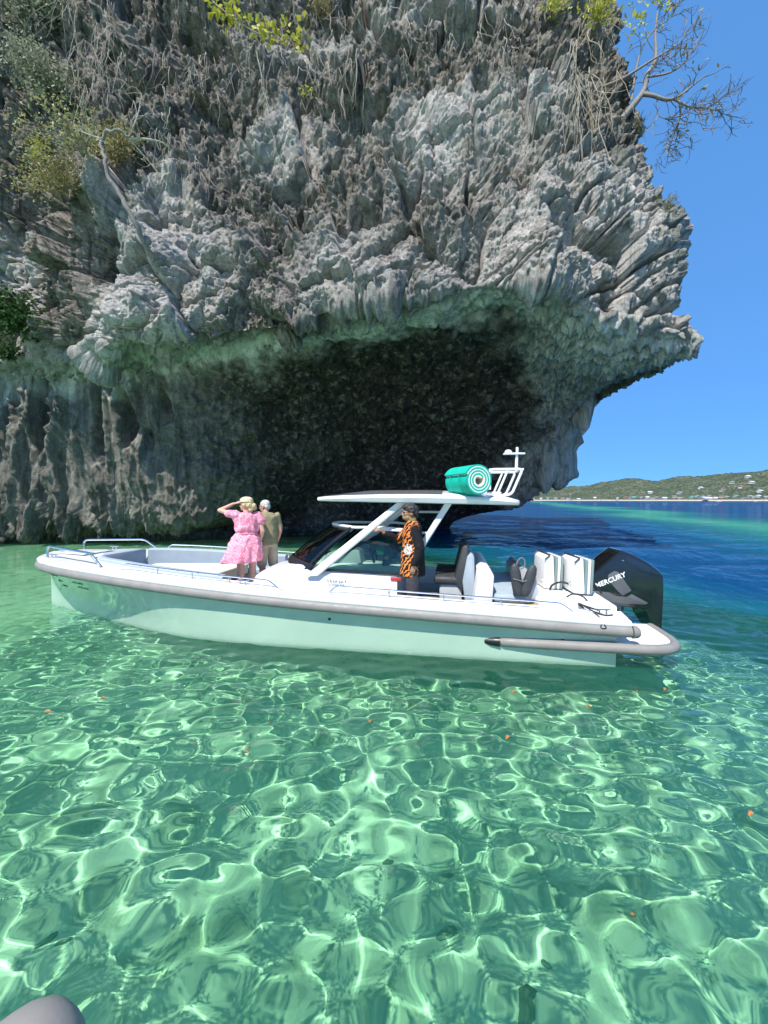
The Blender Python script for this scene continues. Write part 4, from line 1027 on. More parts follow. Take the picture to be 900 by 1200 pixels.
# ---- older man beside her
pm = empty('person', bw(5.36, -.30, .43), R(34)); tag(pm, 'grey haired man in an olive shirt standing beside the woman in pink', 'person')
def mbody(bm):
    hm['m'] = head(bm, (-.03, .09, 1.50), R(40), 1.0, R(-8))
    cap(bm, (0, .02, 1.30), (-.02, .07, 1.42), .060, .056)
    bell(bm, [(.78, .15, .11, 0, 0), (.90, .17, .125, 0, 0), (1.05, .165, .13, 0, .02), (1.2, .18, .125, 0, .01), (1.31, .18, .10, 0, 0), (1.37, .09, .07, 0, .02)], 24)
    for sx in (-1, 1):
        cap(bm, (sx * .09, 0, .84), (sx * .10, .01, .46), .090, .060); cap(bm, (sx * .10, .01, .46), (sx * .10, -.02, .30), .060, .060); cap(bm, (sx * .10, -.02, .30), (sx * .10, -.01, .07), .060, .040)
        cap(bm, (sx * .10, -.05, .04), (sx * .12, .15, .035), .044, .034, .7)
    cap(bm, (-.19, .0, 1.31), (-.22, .05, 1.03), .052, .043); cap(bm, (-.22, .05, 1.03), (-.15, .22, .92), .043, .030); hand(bm, (-.15, .22, .92), (-.07, .33, .90), (0, 0, -1), 1, .4)
    cap(bm, (.19, .0, 1.31), (.23, -.02, 1.04), .052, .043); cap(bm, (.23, -.02, 1.04), (.22, .10, .84), .043, .030); hand(bm, (.22, .10, .84), (.21, .16, .70), (-1, 0, 0), 1, .4)
blob('body', mbody, .009, SK_TAN, pm, 2)
face_bits(pm, hm['m'])
m_o = NT('olive_cotton'); c = m_o.coord(); m_o.set(Base_Color=m_o.ramp(m_o.noise(9, 4, .6, c), [(.3, (.22, .19, .11)), (.7, (.30, .265, .16))]), Roughness=.9, Specular_IOR_Level=.1)
def mshirt(bm):
    bell(bm, [(.80, .19, .15, 0, .005), (.92, .19, .15, 0, .005), (1.05, .185, .15, 0, .02), (1.2, .196, .142, 0, .01), (1.31, .195, .118, 0, 0), (1.375, .12, .095, 0, .01), (1.39, .08, .07, 0, .02)], 30)
    for sx in (-1, 1): cap(bm, (sx * .18, 0, 1.315), (sx * .222, .015, 1.10), .070, .066)
blob('shirt', mshirt, .011, m_o.m, pm, 2, lambda p: .009 * ridged(p * np.array([6, 6, 3.]), 2, 12))
def mshorts(bm):
    bell(bm, [(.76, .185, .14, 0, 0), (.90, .18, .14, 0, 0)], 24)
    for sx in (-1, 1): cap(bm, (sx * .09, 0, .80), (sx * .105, .01, .45), .10, .095)
blob('shorts', mshorts, .012, simple('beige_cotton', (.42, .36, .26), .9), pm, 2)
Mh2 = hm['m']
def mhair(bm):
    def e(p, r): _sphere(bm, Mh2 @ Matrix.Translation(p) @ Matrix.Diagonal((*r, 1)))
    e((0, -.022, .048), (.079, .092, .072)); e((0, -.065, .0), (.073, .045, .070)); e((-.05, -.02, .02), (.030, .045, .045)); e((.05, -.02, .02), (.030, .045, .045))
blob('hair', mhair, .008, hair_mat('grey_hair', (.34, .32, .29), (.66, .63, .58)), pm, 2, lambda p: .004 * ridged(p * np.array([30, 30, 24.]), 2, 3))

# ---- crewman at the console
pc = empty('person', bw(2.53, .99, SOLE + .005), BR - R(90) - R(-10)); pc.scale = (1.14, 1.14, 1.01); tag(pc, 'crewman in black and orange printed jersey holding a rail under the hard top', 'person')
def cbody(bm):
    hm['c'] = head(bm, (0, .035, 1.425), R(4), .98)
    cap(bm, (0, .0, 1.22), (0, .02, 1.36), .054, .052)
    bell(bm, [(.72, .14, .105, 0, 0), (.84, .155, .115, 0, 0), (1.0, .14, .10, 0, 0), (1.12, .165, .11, 0, .01), (1.23, .175, .085, 0, 0), (1.28, .08, .06, 0, 0)], 24)
    for sx in (-1, 1):
        cap(bm, (sx * .085, 0, .78), (sx * .095, .015, .43), .080, .055); cap(bm, (sx * .095, .015, .43), (sx * .095, -.01, .07), .055, .038); cap(bm, (sx * .095, -.05, .04), (sx * .105, .13, .035), .042, .032, .7)
    cap(bm, (-.17, -.01, 1.22), (-.215, -.07, .95), .048, .040); cap(bm, (-.215, -.07, .95), (-.205, .0, .73), .040, .028); hand(bm, (-.205, .0, .73), (-.20, .03, .58), (1, .1, 0), 1, .35)
    cap(bm, (.17, .0, 1.22), (.20, .17, 1.03), .048, .040); cap(bm, (.20, .17, 1.03), (.12, .36, 1.135), .040, .028); hand(bm, (.12, .36, 1.135), (.08, .43, 1.19), (0, .7, -.7), -1, .55)
blob('body', cbody, .0085, SK_BRN, pc, 2)
face_bits(pc, hm['c'])
j_ = NT('tiger_print_jersey'); c = j_.coord()
wv = j_.n('TexWave', wave_type='BANDS', bands_direction='DIAGONAL'); wv.inputs['Scale'].default_value = 7; wv.inputs['Distortion'].default_value = 7; wv.inputs['Detail'].default_value = 3; wv.inputs['Detail Scale'].default_value = 2.5; j_.l(c, wv.inputs['Vector'])
sx_ = j_.n('SeparateXYZ'); j_.l(c, sx_.inputs[0])
torso = j_.ramp(j_.math('ABSOLUTE', sx_.outputs[0]), [(.185, (1, 1, 1)), (.225, (0, 0, 0))])          # the print stops at the sleeves
frnt = j_.ramp(j_.math('ADD', sx_.outputs[1], j_.math('MULTIPLY', j_.noise(6, 3, .6, c), .12)), [(-.0, (.0, .0, .0)), (.04, (1, 1, 1))])
stripe = j_.math('MULTIPLY', j_.ramp(wv.outputs['Fac'], [(.62, (0, 0, 0)), (.74, (1, 1, 1))]), j_.ramp(sx_.outputs[1], [(.17, (1, 1, 1)), (.20, (0, 0, 0))]))
org = j_.ramp(j_.noise(18, 3, .6, c), [(.3, (.75, .16, .02)), (.7, (.85, .34, .08))])
jc = j_.mix(j_.math('MULTIPLY', j_.math('MULTIPLY', stripe, frnt), torso), (.012, .012, .014), org)
# white animal face on the side of the belly
vm = j_.n('VectorMath', operation='DISTANCE'); j_.l(c, vm.inputs[0]); vm.inputs[1].default_value = (-.13, .07, .93)
spot = j_.math('MULTIPLY', j_.ramp(vm.outputs['Value'], [(.055, (1, 1, 1)), (.085, (0, 0, 0))]), j_.ramp(j_.noise(34, 3, .6, c), [(.45, (0, 0, 0)), (.55, (1, 1, 1))]))
jc = j_.mix(spot, jc, (.62, .62, .60))
j_.set(Base_Color=jc, Roughness=.8, Specular_IOR_Level=.2)
def cjersey(bm):
    bell(bm, [(.56, .18, .155, 0, .005), (.70, .178, .148, 0, 0), (.84, .174, .14, 0, 0), (1.0, .158, .122, 0, 0), (1.12, .180, .126, 0, .01), (1.23, .188, .105, 0, 0), (1.28, .11, .085, 0, 0), (1.31, .068, .066, 0, .01)], 30)
    cap(bm, (-.17, -.01, 1.22), (-.217, -.072, .95), .063, .055); cap(bm, (-.217, -.072, .95), (-.207, -.005, .75), .055, .042)
    cap(bm, (.17, .0, 1.22), (.20, .17, 1.03), .063, .055); cap(bm, (.20, .17, 1.03), (.13, .335, 1.125), .055, .040)
blob('jersey', cjersey, .010, j_.m, pc, 2, lambda p: .007 * ridged(p * np.array([8, 8, 5.]), 2, 22))
def cpants(bm):
    bell(bm, [(.66, .165, .13, 0, 0), (.80, .162, .125, 0, 0)], 24)
    for sx in (-1, 1): cap(bm, (sx * .085, 0, .72), (sx * .10, .015, .40), .092, .082); cap(bm, (sx * .10, .015, .40), (sx * .10, -.01, .12), .080, .068)
blob('trousers', cpants, .011, simple('dark_grey_trousers', (.035, .035, .042), .85, var=.25), pc, 2, lambda p: .006 * ridged(p * np.array([7, 7, 5.]), 2, 32))
Mh3 = hm['c']
def chair_(bm):
    def e(p, r): _sphere(bm, Mh3 @ Matrix.Translation(p) @ Matrix.Diagonal((*r, 1)))
    e((0, -.018, .052), (.082, .094, .074)); e((0, -.065, .01), (.074, .046, .066)); e((0, .045, .088), (.062, .05, .034)); e((-.05, -.02, .03), (.032, .046, .045)); e((.05, -.02, .03), (.032, .046, .045))
blob('hair', chair_, .008, hair_mat('black_hair', (.008, .007, .006), (.035, .03, .027)), pc, 2, lambda p: .008 * ridged(p * np.array([24, 24, 16.]), 2, 3))
def cgait(bm):
    cap(bm, (0, .005, 1.26), (0, .02, 1.345), .066, .064)
    _sphere(bm, Mh3 @ Matrix.Translation((0, .032, -.062)) @ Matrix.Diagonal((.066, .068, .050, 1)))
blob('neck_gaiter', cgait, .008, simple('ochre_gaiter', (.26, .19, .08), .85, var=.2, scale=20), pc, 2)
# ================================================================== DRIPSTONE, PLANTS ON THE CLIFF
PXM = 450 + FPX * B[..., 0] / np.maximum(B[..., 1], .1); PYM = HOR - FPX * (B[..., 2] - CAMZ) / np.maximum(B[..., 1], .1)
NB = normals(B)
def cliff_at(px, py, r=5.0):
    """nearest point of the rock seen in a given direction"""
    m = (np.abs(PXM - px) < r) & (np.abs(PYM - py) < r)
    if not m.any(): return cliff_at(px, py, r * 2)
    i = np.argwhere(m); d = B[m][:, 1]; k = i[np.argmin(d)]
    return Vector(B[k[0], k[1]]), Vector(NB[k[0], k[1]])

def stalactite(rings, Y, seed, yy=.75, drips=0):
    rr = random.Random(seed); rows = []; n = 22; m_ = 5
    rs = []
    for (y0, x0, w0), (y1, x1, w1) in zip(rings[:-1], rings[1:]):
        for k in range(m_):
            f = k / m_; rs.append((y0 + (y1 - y0) * f, x0 + (x1 - x0) * f, w0 + (w1 - w0) * f))
    rs.append(rings[-1])
    V = []
    for py, px, w_ in rs:
        c_ = P(px, py, Y); r_ = w_ / FPX * Y
        V.append([(c_[0] + r_ * math.cos(2 * math.pi * k / n), c_[1] + r_ * yy * math.sin(2 * math.pi * k / n), c_[2]) for k in range(n)])
    V = np.array(V, np.float32); cen = V.mean(1, keepdims=True); d_ = V - cen; L = np.linalg.norm(d_, axis=-1, keepdims=True) + 1e-6
    nz = .20 * ridged(V * np.array([1.6, 1.6, .35]) + seed, 3, 7) + .22 * fbm(V * np.array([2.2, 2.2, 1.0]) + seed, 3, 9) - .05
    V = V + d_ / L * (nz[..., None]) * np.minimum(1, L * 1.6)
    V[-3:, :, 2] -= (.35 * np.clip(perlin(V[-3:] * 2.3, 4), -.3, 1))
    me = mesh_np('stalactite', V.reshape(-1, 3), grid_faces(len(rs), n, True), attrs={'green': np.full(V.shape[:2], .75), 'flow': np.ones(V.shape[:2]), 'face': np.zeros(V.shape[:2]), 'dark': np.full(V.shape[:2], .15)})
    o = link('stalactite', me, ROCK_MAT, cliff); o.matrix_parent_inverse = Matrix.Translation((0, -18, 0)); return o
stalactite([(450, 690, 20), (470, 678, 22), (492, 666, 20), (520, 657, 19), (545, 655, 17), (560, 657, 15), (568, 655, 10), (577, 652, 2)], 22.8, 1)
stalactite([(480, 668, 18), (505, 655, 17), (530, 645, 14), (552, 641, 12), (566, 640, 8), (576, 638, 2)], 22.4, 4)
stalactite([(500, 650, 12), (525, 636, 12), (548, 630, 9), (562, 628, 5), (570, 627, 1)], 23.2, 11)
stalactite([(462, 690, 12), (478, 686, 9), (492, 684, 7), (502, 683, 5), (508, 683, 1)], 20.5, 2)
stalactite([(470, 680, 8), (486, 676, 6), (497, 674, 3), (501, 674, 1)], 20.7, 12)
stalactite([(398, 803, 12), (406, 809, 9), (413, 813, 6), (418, 814, 2)], 13.9, 3)
def leaf_mat(name, a, b, trans=.35):
    m = NT(name); oi_ = m.n('Attribute', attribute_name='tone'); col = m.ramp(oi_.outputs['Fac'], [(.0, a), (1.0, b)])
    m.set(Base_Color=col, Roughness=.55, Specular_IOR_Level=.35)
    tl = m.n('BsdfTranslucent'); m.l(col, tl.inputs[0]); mx_ = m.n('MixShader'); mx_.inputs[0].default_value = trans
    m.l(m.b.outputs[0], mx_.inputs[1]); m.l(tl.outputs[0], mx_.inputs[2]); m.l(mx_.outputs[0], m.out.inputs[0]); return m.m
L_DARK = leaf_mat('dark_green_leaf', (.018, .05, .014), (.06, .13, .03))
L_PALE = leaf_mat('grey_green_leaf', (.17, .19, .115), (.40, .42, .28))
L_YEL = leaf_mat('yellow_green_leaf', (.30, .33, .03), (.58, .55, .08))
L_DRY = leaf_mat('dry_olive_leaf', (.20, .17, .07), (.40, .36, .15))
L_SCRUB = leaf_mat('pale_scrub_leaf', (.24, .24, .09), (.46, .43, .19))
M_BARK = simple('grey_bark', (.21, .19, .165), .9, var=.3, scale=18, bump=.4, bscale=60)
M_TWIG = simple('pale_twig', (.36, .32, .26), .9, var=.25, scale=18)
M_ROOT = simple('dry_root', (.33, .28, .20), .9, var=.3, scale=10)

def leaves(name, pts, size, mat, parent, seed=0, spread=.6, aspect=.5):
    """one small folded leaf at each point"""
    g = np.random.default_rng(seed); n = len(pts); pts = np.asarray(pts)
    a = g.normal(size=(n, 3)); a[:, 2] -= .2; a /= np.linalg.norm(a, axis=1, keepdims=True)
    b = np.cross(a, g.normal(size=(n, 3))); b /= np.linalg.norm(b, axis=1, keepdims=True) + 1e-6; nrm = np.cross(a, b)
    s_ = (size * g.uniform(.6, 1.3, n))[:, None]
    v = np.stack([pts, pts + a * s_ * .5 + b * s_ * aspect * .5 + nrm * s_ * .10, pts + a * s_, pts + a * s_ * .5 - b * s_ * aspect * .5 + nrm * s_ * .10], 1)
    i = np.arange(n)[:, None] * 4
    f = np.concatenate([i + [0, 1, 2], i + [0, 2, 3]], 0)
    me = mesh_np(name, v.reshape(-1, 3), f, smooth=False, attrs={'tone': np.repeat(g.uniform(0, 1, n), 4)})
    o = link(name, me, mat, parent); o['kind'] = 'stuff'; return o

def wander(a, d, L, n, jit, rr, droop=0.0, up=0.0):
    """a wandering twig"""
    p = Vector(a); d = Vector(d).normalized(); out = [p.copy()]
    for k in range(n):
        d = (d + Vector((rr.gauss(0, jit), rr.gauss(0, jit), rr.gauss(0, jit) + up - droop))).normalized(); p = p + d * (L / n); out.append(p.copy())
    return out

def twig_mesh(name, paths, mat, parent, kind='stuff'):
    mb = MB()
    for pts, r0_, r1_, n in paths:
        mb.tube(pts, [r0_ + (r1_ - r0_) * k / (len(pts) - 1) for k in range(len(pts))], n)
    o = mb.build(name, mat, parent, ang=80)
    if kind: o['kind'] = kind
    return o

def shrub(name, label, cat, px, py, rad, nleaf, size, mat, seed, group=None, flat=.6, nstem=14, droop=0.0, out=.35, aspect=.5, clump=9):
    c_, n_ = cliff_at(px, py); rr = random.Random(seed); g = np.random.default_rng(seed)
    root = empty(name, c_); tag(root, label, cat, group)
    n_ = Vector((n_.x, min(n_.y, -.2), max(n_.z, .1))).normalized()
    paths = []; tips = []
    for k in range(nstem):
        d = (n_ * .9 + Vector((rr.uniform(-1, 1) * rad[0], rr.uniform(-.4, .2), rr.uniform(-.6, 1) * rad[1])) / max(rad)).normalized()
        L = rr.uniform(.45, 1.0) * max(rad); pt = wander((0, 0, 0), d, L, 6, .22, rr, droop)
        paths.append((pt, .018 * rr.uniform(.6, 1.2), .004, 5)); tips += pt[2:]
    twig_mesh('stem', paths, M_TWIG, root)
    tips = np.array([tuple(t) for t in tips]); cl = tips[g.integers(0, len(tips), max(1, nleaf // clump))]
    pts = np.repeat(cl, clump, 0); pts = pts + g.normal(size=pts.shape) * np.array([rad[0] * .16, .13 * max(rad), rad[1] * .16]) * 1.1
    leaves('foliage', pts, size, mat, root, seed, aspect=aspect)
    return root

# leafy growth on the left of the cliff and along the top
shrub('creeper', 'large pale creeper covering the top left of the cliff', 'creeper', 62, 42, (2.6, 2.2), 7000, .15, L_PALE, 1, nstem=60, droop=.06)
shrub('creeper', 'pale creeper hanging below the large one on the cliff', 'creeper', 55, 110, (1.9, 1.4), 2600, .14, L_PALE, 31, nstem=24, droop=.1)
shrub('shrub', 'bright green shrub low down beside the dead trunk on the cliff', 'shrub', 42, 178, (.8, .7), 260, .12, L_YEL, 2, nstem=10)
shrub('shrub', 'thin pale yellow scrub at the bend of the dead curved trunk', 'shrub', 100, 178, (1.9, .8), 700, .12, L_SCRUB, 3, nstem=30)
shrub('shrub', 'dry olive shrub just under the bend of the dead trunk', 'shrub', 135, 185, (1.4, 1.1), 1400, .13, L_DRY, 4, nstem=20)
shrub('shrub', 'dry olive scrub patch left of the dead trunk foot', 'shrub', 80, 225, (1.9, 1.1), 1600, .13, L_DRY, 5, nstem=20)
shrub('bush', 'dark green leafy bush low on the left cliff above the dripstone', 'bush', 22, 375, (1.7, 1.5), 2600, .19, L_DARK, 6, nstem=26, droop=.05)
shrub('bush', 'small dark bush below the dark green leafy bush on the cliff', 'bush', 12, 418, (.9, .55), 600, .16, L_DARK, 7, nstem=10, droop=.1)
shrub('shrub', 'bright yellow leafy shrub on the cliff top beside the bare tree', 'shrub', 700, 20, (.9, .8), 360, .14, L_YEL, 8, nstem=16)
shrub('shrub', 'small yellow shrub at the top edge of the cliff above the hanging roots', 'shrub', 652, 6, (.8, .5), 220, .14, L_YEL, 9, nstem=12)
shrub('shrub', 'tiny yellow sprig growing in a crack on the upper face', 'shrub', 362, 112, (.4, .5), 70, .11, L_YEL, 10, nstem=6)
shrub('dry_grass', 'dry straw grass tuft at the cliff top beside the yellow shrub', 'grass tuft', 375, 15, (.9, .6), 420, .20, L_DRY, 12, nstem=20, droop=.12, aspect=.12)
shrub('dry_grass', 'dry grass tuft at the foot of the bare tree', 'grass tuft', 752, 152, (.5, .5), 260, .22, L_DRY, 13, nstem=14, aspect=.1)
shrub('dry_grass', 'dry grass tuft on the right rim of the cliff', 'grass tuft', 775, 240, (.4, .35), 160, .16, L_DRY, 14, nstem=10, aspect=.12)

# branch of bright leaves reaching in from above
c_, n_ = cliff_at(240, 2); br = empty('leafy_branch', c_); tag(br, 'branch of bright yellow green leaves hanging over the top of the cliff', 'branch')
def rel(px, py, Y): return Vector(P(px, py, Y)) - c_
yb = c_.y - .9
main = bez([Vector((0, 0, .4)), rel(252, 4, yb), rel(275, 22, yb), rel(300, 38, yb), rel(325, 44, yb), rel(350, 52, yb)], 5)
pa = [(main, .03, .008, 6)]; pts = []
rr = random.Random(5); g = np.random.default_rng(5)
for k in range(3, len(main), 2):
    t_ = wander(main[k], (rr.uniform(-1, 1), -.4, rr.uniform(-.5, .7)), rr.uniform(.3, .7), 4, .2, rr, .05); pa.append((t_, .010, .004, 5)); pts += t_[1:]
twig_mesh('stem', pa, M_TWIG, br)
q = np.repeat(np.array([tuple(p) for p in pts]), 5, 0); leaves('foliage', q + g.normal(size=q.shape) * .13, .21, L_YEL, br, 5, aspect=.75)

# dead curved trunk
c_, n_ = cliff_at(180, 306); dt = empty('dead_tree', c_); tag(dt, 'dead pale trunk curving up the left of the cliff with bare limbs', 'tree')
yb = c_.y - .5
main = bez([(0, .3, 0), rel(168, 280, yb), rel(150, 245, yb - .3), rel(132, 215, yb - .4), rel(122, 185, yb - .5), rel(119, 163, yb - .5), rel(128, 153, yb - .6), rel(142, 153, yb - .6), rel(152, 163, yb - .5)], 5)
twig_mesh('trunk', [([p + Vector((rr.gauss(0, .03), rr.gauss(0, .03), rr.gauss(0, .03))) for p in main], .085, .03, 10)], M_BARK, dt, None)
pa = [(bez([main[-1], rel(170, 163, yb - .5), rel(190, 167, yb - .4), rel(200, 175, yb - .3)], 4), .045, .012, 7), (bez([main[-2], rel(158, 145, yb - .7), rel(163, 128, yb - .6), rel(166, 110, yb - .5)], 4), .03, .008, 6),
      (bez([main[25], rel(105, 158, yb - .5), rel(85, 150, yb - .2)], 4), .03, .008, 6), (bez([main[-1], rel(175, 190, yb - .3), rel(195, 215, yb - .2)], 4), .025, .006, 6)]
rr = random.Random(8)
for k in range(26):
    b_ = rr.choice(pa[:4])[0]; s_ = rr.choice(b_[1:]); pa.append((wander(s_, (rr.uniform(-1, 1), -.4, rr.uniform(-.5, 1)), rr.uniform(.4, 1.1), 6, .3, rr), .010, .003, 5))
twig_mesh('branches', pa, M_TWIG, dt)

# hanging roots and vines
def strands(name, label, cat, spots, seed, mat=M_ROOT, group=None, L=(1.0, 3.0), r=.012, jit=.10, off=.22):
    rr = random.Random(seed); base = cliff_at(*spots[0])[0]; root = empty(name, base); tag(root, label, cat, group); pa = []
    for px, py in spots:
        c2, n2 = cliff_at(px, py, 4); c2 = c2 - base + Vector((0, -off * rr.uniform(.3, 1), 0))
        for k in range(rr.randint(1, 2)):
            pa.append((wander(c2, (rr.uniform(-.25, .25), rr.uniform(-.25, 0), -1), rr.uniform(*L), 8, jit, rr, .10), r * rr.uniform(.6, 1.5), r * .35, 5))
    twig_mesh('strands', pa, mat, root); return root
rr = random.Random(77)
strands('hanging_roots', 'thick tangle of dry roots hanging from the cliff top near the bare tree', 'roots', [(rr.uniform(662, 712), rr.uniform(25, 120)) for _ in range(30)], 1, L=(1.0, 3.2), r=.012, jit=.2, off=.5)
strands('hanging_roots', 'long pale roots trailing down the green face below the root tangle', 'roots', [(rr.uniform(665, 700), rr.uniform(110, 150)) for _ in range(10)], 2, L=(1.5, 3.2), r=.012, off=.4)
strands('hanging_vines', 'dry vines hanging down the upper left of the cliff', 'vines', [(rr.uniform(80, 150), rr.uniform(0, 120)) for _ in range(46)], 3, M_TWIG, L=(1.0, 3.2), r=.011, jit=.16, off=.5)
strands('hanging_vines', 'dry vines over the rock between the dead trunk and the leafy branch', 'vines', [(rr.uniform(150, 260), rr.uniform(60, 220)) for _ in range(60)], 4, M_TWIG, L=(.5, 1.6), r=.012, jit=.25, off=.4)
strands('hanging_vines', 'thin dry stems below the leafy branch on the upper face', 'vines', [(rr.uniform(270, 430), rr.uniform(10, 140)) for _ in range(46)], 5, M_TWIG, L=(.6, 2.2), r=.012, jit=.16, off=.4)
strands('hanging_vines', 'thin dry stems high on the face left of the root tangle', 'vines', [(rr.uniform(450, 640), rr.uniform(0, 70)) for _ in range(34)], 6, M_TWIG, L=(.5, 1.5), r=.011, jit=.2, off=.4)

# bare tree on the rim
c_, n_ = cliff_at(735, 132); bt = empty('bare_tree', c_); tag(bt, 'bare twisted tree with a few yellow leaves on the rim of the overhang', 'tree')
yb = c_.y
limbs = [bez([(0, .1, -.1), rel(745, 120, yb), rel(755, 105, yb), rel(758, 88, yb), rel(768, 70, yb + .2), rel(768, 40, yb + .3), rel(771, 8, yb + .4)], 4),
         bez([rel(752, 110, yb), rel(765, 112, yb - .2), rel(782, 117, yb - .3), rel(797, 112, yb - .3), rel(812, 100, yb - .3), rel(828, 88, yb - .4)], 4),
         bez([rel(790, 116, yb - .3), rel(805, 124, yb - .4), rel(822, 127, yb - .4), rel(842, 129, yb - .4)], 4),
         bez([rel(796, 116, yb - .3), rel(797, 138, yb - .2), rel(788, 155, yb), rel(781, 174, yb)], 4),
         bez([rel(706, 102, yb), rel(730, 92, yb - .2), rel(757, 75, yb - .2), rel(778, 62, yb - .1), rel(797, 50, yb), rel(803, 38, yb)], 4),
         bez([rel(760, 90, yb), rel(785, 85, yb - .3), rel(805, 70, yb - .4), rel(818, 45, yb - .4)], 4),
         bez([rel(740, 118, yb), rel(748, 70, yb + .3), rel(762, 40, yb + .3), rel(786, 20, yb + .3), rel(796, 0, yb + .3)], 4),
         bez([rel(770, 112, yb - .2), rel(772, 135, yb - .2), rel(785, 140, yb - .2)], 4)]
lr = [(.12, .022), (.075, .018), (.045, .012), (.035, .012), (.05, .014), (.04, .012), (.04, .012), (.022, .01)]
twig_mesh('trunk', [(limbs[0], *lr[0], 8)], M_BARK, bt, None)
pa = [(l_, a, b, 6) for l_, (a, b) in zip(limbs[1:], lr[1:])]; rr = random.Random(4); tips = []
for lvl, (cnt, L0, r_) in enumerate(((90, .75, .018), (220, .48, .013), (280, .30, .010))):
    src = [p[0] for p in pa] + [limbs[0]]
    new = []
    for k in range(cnt):
        b_ = rr.choice(src); j = rr.randint(len(b_) // 3, len(b_) - 1); d = (b_[j] - b_[j - 1]).normalized() if j else Vector((1, 0, 0))
        t_ = wander(b_[j], d + Vector((rr.gauss(.08, .6), rr.gauss(0, .6), rr.gauss(.15, .6))), L0 * rr.uniform(.5, 1.2), 5, .22, rr); new.append((t_, r_, .006, 4)); tips.append(t_[-1])
    pa += new
crown = twig_mesh('branches', pa, simple('grey_brown_twig', (.20, .175, .15), .9, var=.25, scale=18), bt)
pts = [rel(*q, yb - .2) for q in ((800, 38), (806, 42), (797, 58), (802, 60), (815, 78), (816, 82), (844, 82), (776, 30), (780, 33), (775, 34), (790, 60))] + [Vector(p) for p in rr.sample(tips, 22)]
q = np.repeat(np.array([tuple(p) for p in pts]), 2, 0); leaves('foliage', q + np.random.default_rng(2).normal(size=q.shape) * .06, .17, L_DRY, bt, 9)
pts = [rel(rr.uniform(735, 790), rr.uniform(-6, 8), yb + .3) for _ in range(50)] + [rel(rr.gauss(745, 8), rr.gauss(25, 8), yb + .2) for _ in range(50)]
leaves('foliage', np.array([tuple(p) for p in pts]), .18, L_YEL, bt, 10)

# ================================================================== FAR SHORE
ridge_px = [430, 560, 600, 640, 665, 690, 720, 745, 770, 800, 850, 900, 960, 1050, 1200, 1500]
ridge_py = [578, 574, 575, 569, 572, 571, 564, 562, 565, 560, 556, 552, 549, 548, 546, 550]
def shore_d(px): return np.interp(px, [430, 600, 750, 900, 1200, 1500], [1900, 1500, 1150, 900, 760, 700])
pxs = np.linspace(420, 1520, 700); vv = np.linspace(0, 1, 91)
PXg, Vg = np.meshgrid(pxs, vv)
Yg = shore_d(PXg) * (1 + Vg * .62)
hmax = (HOR - np.interp(PXg, ridge_px, ridge_py)) / FPX * shore_d(PXg) * 1.34
Zg = hmax * np.where(Vg < .55, np.sin(np.clip(Vg / .55, 0, 1) * math.pi / 2) ** 1.25, np.cos((Vg - .55) / .45 * math.pi / 2) ** .8) + .8
Xg = (PXg - 450) / FPX * Yg
p_ = np.stack([Xg, Yg, 0 * Xg], -1)
Zg = Zg * (1 + .16 * fbm(p_ * .006, 3, 3)) + sstep(.05, .15, Vg) * (3.2 * np.abs(fbm(p_ * .05, 3, 6)) * 2 + 3.0 * np.abs(perlin(p_ * .11, 8)))
Zg[0] = -2
me = mesh_np('far_island', np.stack([Xg, Yg, Zg], -1).reshape(-1, 3), grid_faces(*Xg.shape))
m = NT('wooded_hillside'); c = m.coord('Object')
col = m.ramp(m.noise(.02, 6, .65, c), [(.3, (.075, .10, .075)), (.5, (.12, .145, .10)), (.68, (.21, .205, .15))])
col = m.mix(m.math('MULTIPLY', m.ramp(m.noise(.16, 5, .7, c), [(.42, (1, 1, 1)), (.58, (0, 0, 0))]), .8), col, (.028, .05, .028))
sz = m.n('SeparateXYZ'); m.l(c, sz.inputs[0]); col = m.mix(m.ramp(m.math('DIVIDE', sz.outputs[2], 10.0), [(.22, (1, 1, 1)), (.36, (0, 0, 0))]), col, (.55, .49, .38))
m.set(Base_Color=col, Roughness=1.0, Specular_IOR_Level=0.0); m.bump(m.noise(.12, 5, .7, c), 1.0, 6.0)
isl = link('far_island', me, m.m); tag(isl, 'low wooded island with a sandy shore on the horizon', None, None, 'structure')
# houses along the beach and on the slope
wall_ms = [simple('house_wall_white', (.56, .56, .54), .8), simple('house_wall_cream', (.58, .52, .42), .8), simple('house_wall_pale_blue', (.42, .52, .56), .8)]
roof_ms = [simple('roof_white', (.62, .62, .60), .7), simple('roof_rust', (.30, .14, .08), .8), simple('roof_grey', (.25, .26, .27), .8), simple('roof_teal', (.08, .34, .32), .7)]
rr = random.Random(12)
def island_z(px, v):
    i = int(np.clip(np.searchsorted(pxs, px), 0, len(pxs) - 1)); j = int(np.clip(v * 90, 0, 90)); return Vector((Xg[j, i], Yg[j, i], Zg[j, i]))
def house(px, v, L, Wd, H, wm, rm, label, group):
    o = island_z(px, v); r_ = empty('house', (o.x, o.y, o.z - .5), rr.uniform(-.5, .5)); tag(r_, label, 'house', group)
    mb = MB(); mb.box((0, 0, H / 2), (L, Wd, H)); mb.build('wall', wm, r_, smooth=False)
    mb = MB(); mb.prism([(-Wd / 2 - .8, H - .1), (Wd / 2 + .8, H - .1), (0, H + Wd * .32)], 'x', -L / 2 - .8, L / 2 + .8); mb.build('roof', rm, r_, smooth=False)
    for s_ in (-.28, .0, .28):
        mb = MB(); mb.box((L * s_, -Wd / 2 - .05, H * .5), (L * .14, .2, H * .38)); mb.build('window', M_BLACK, r_, smooth=False)
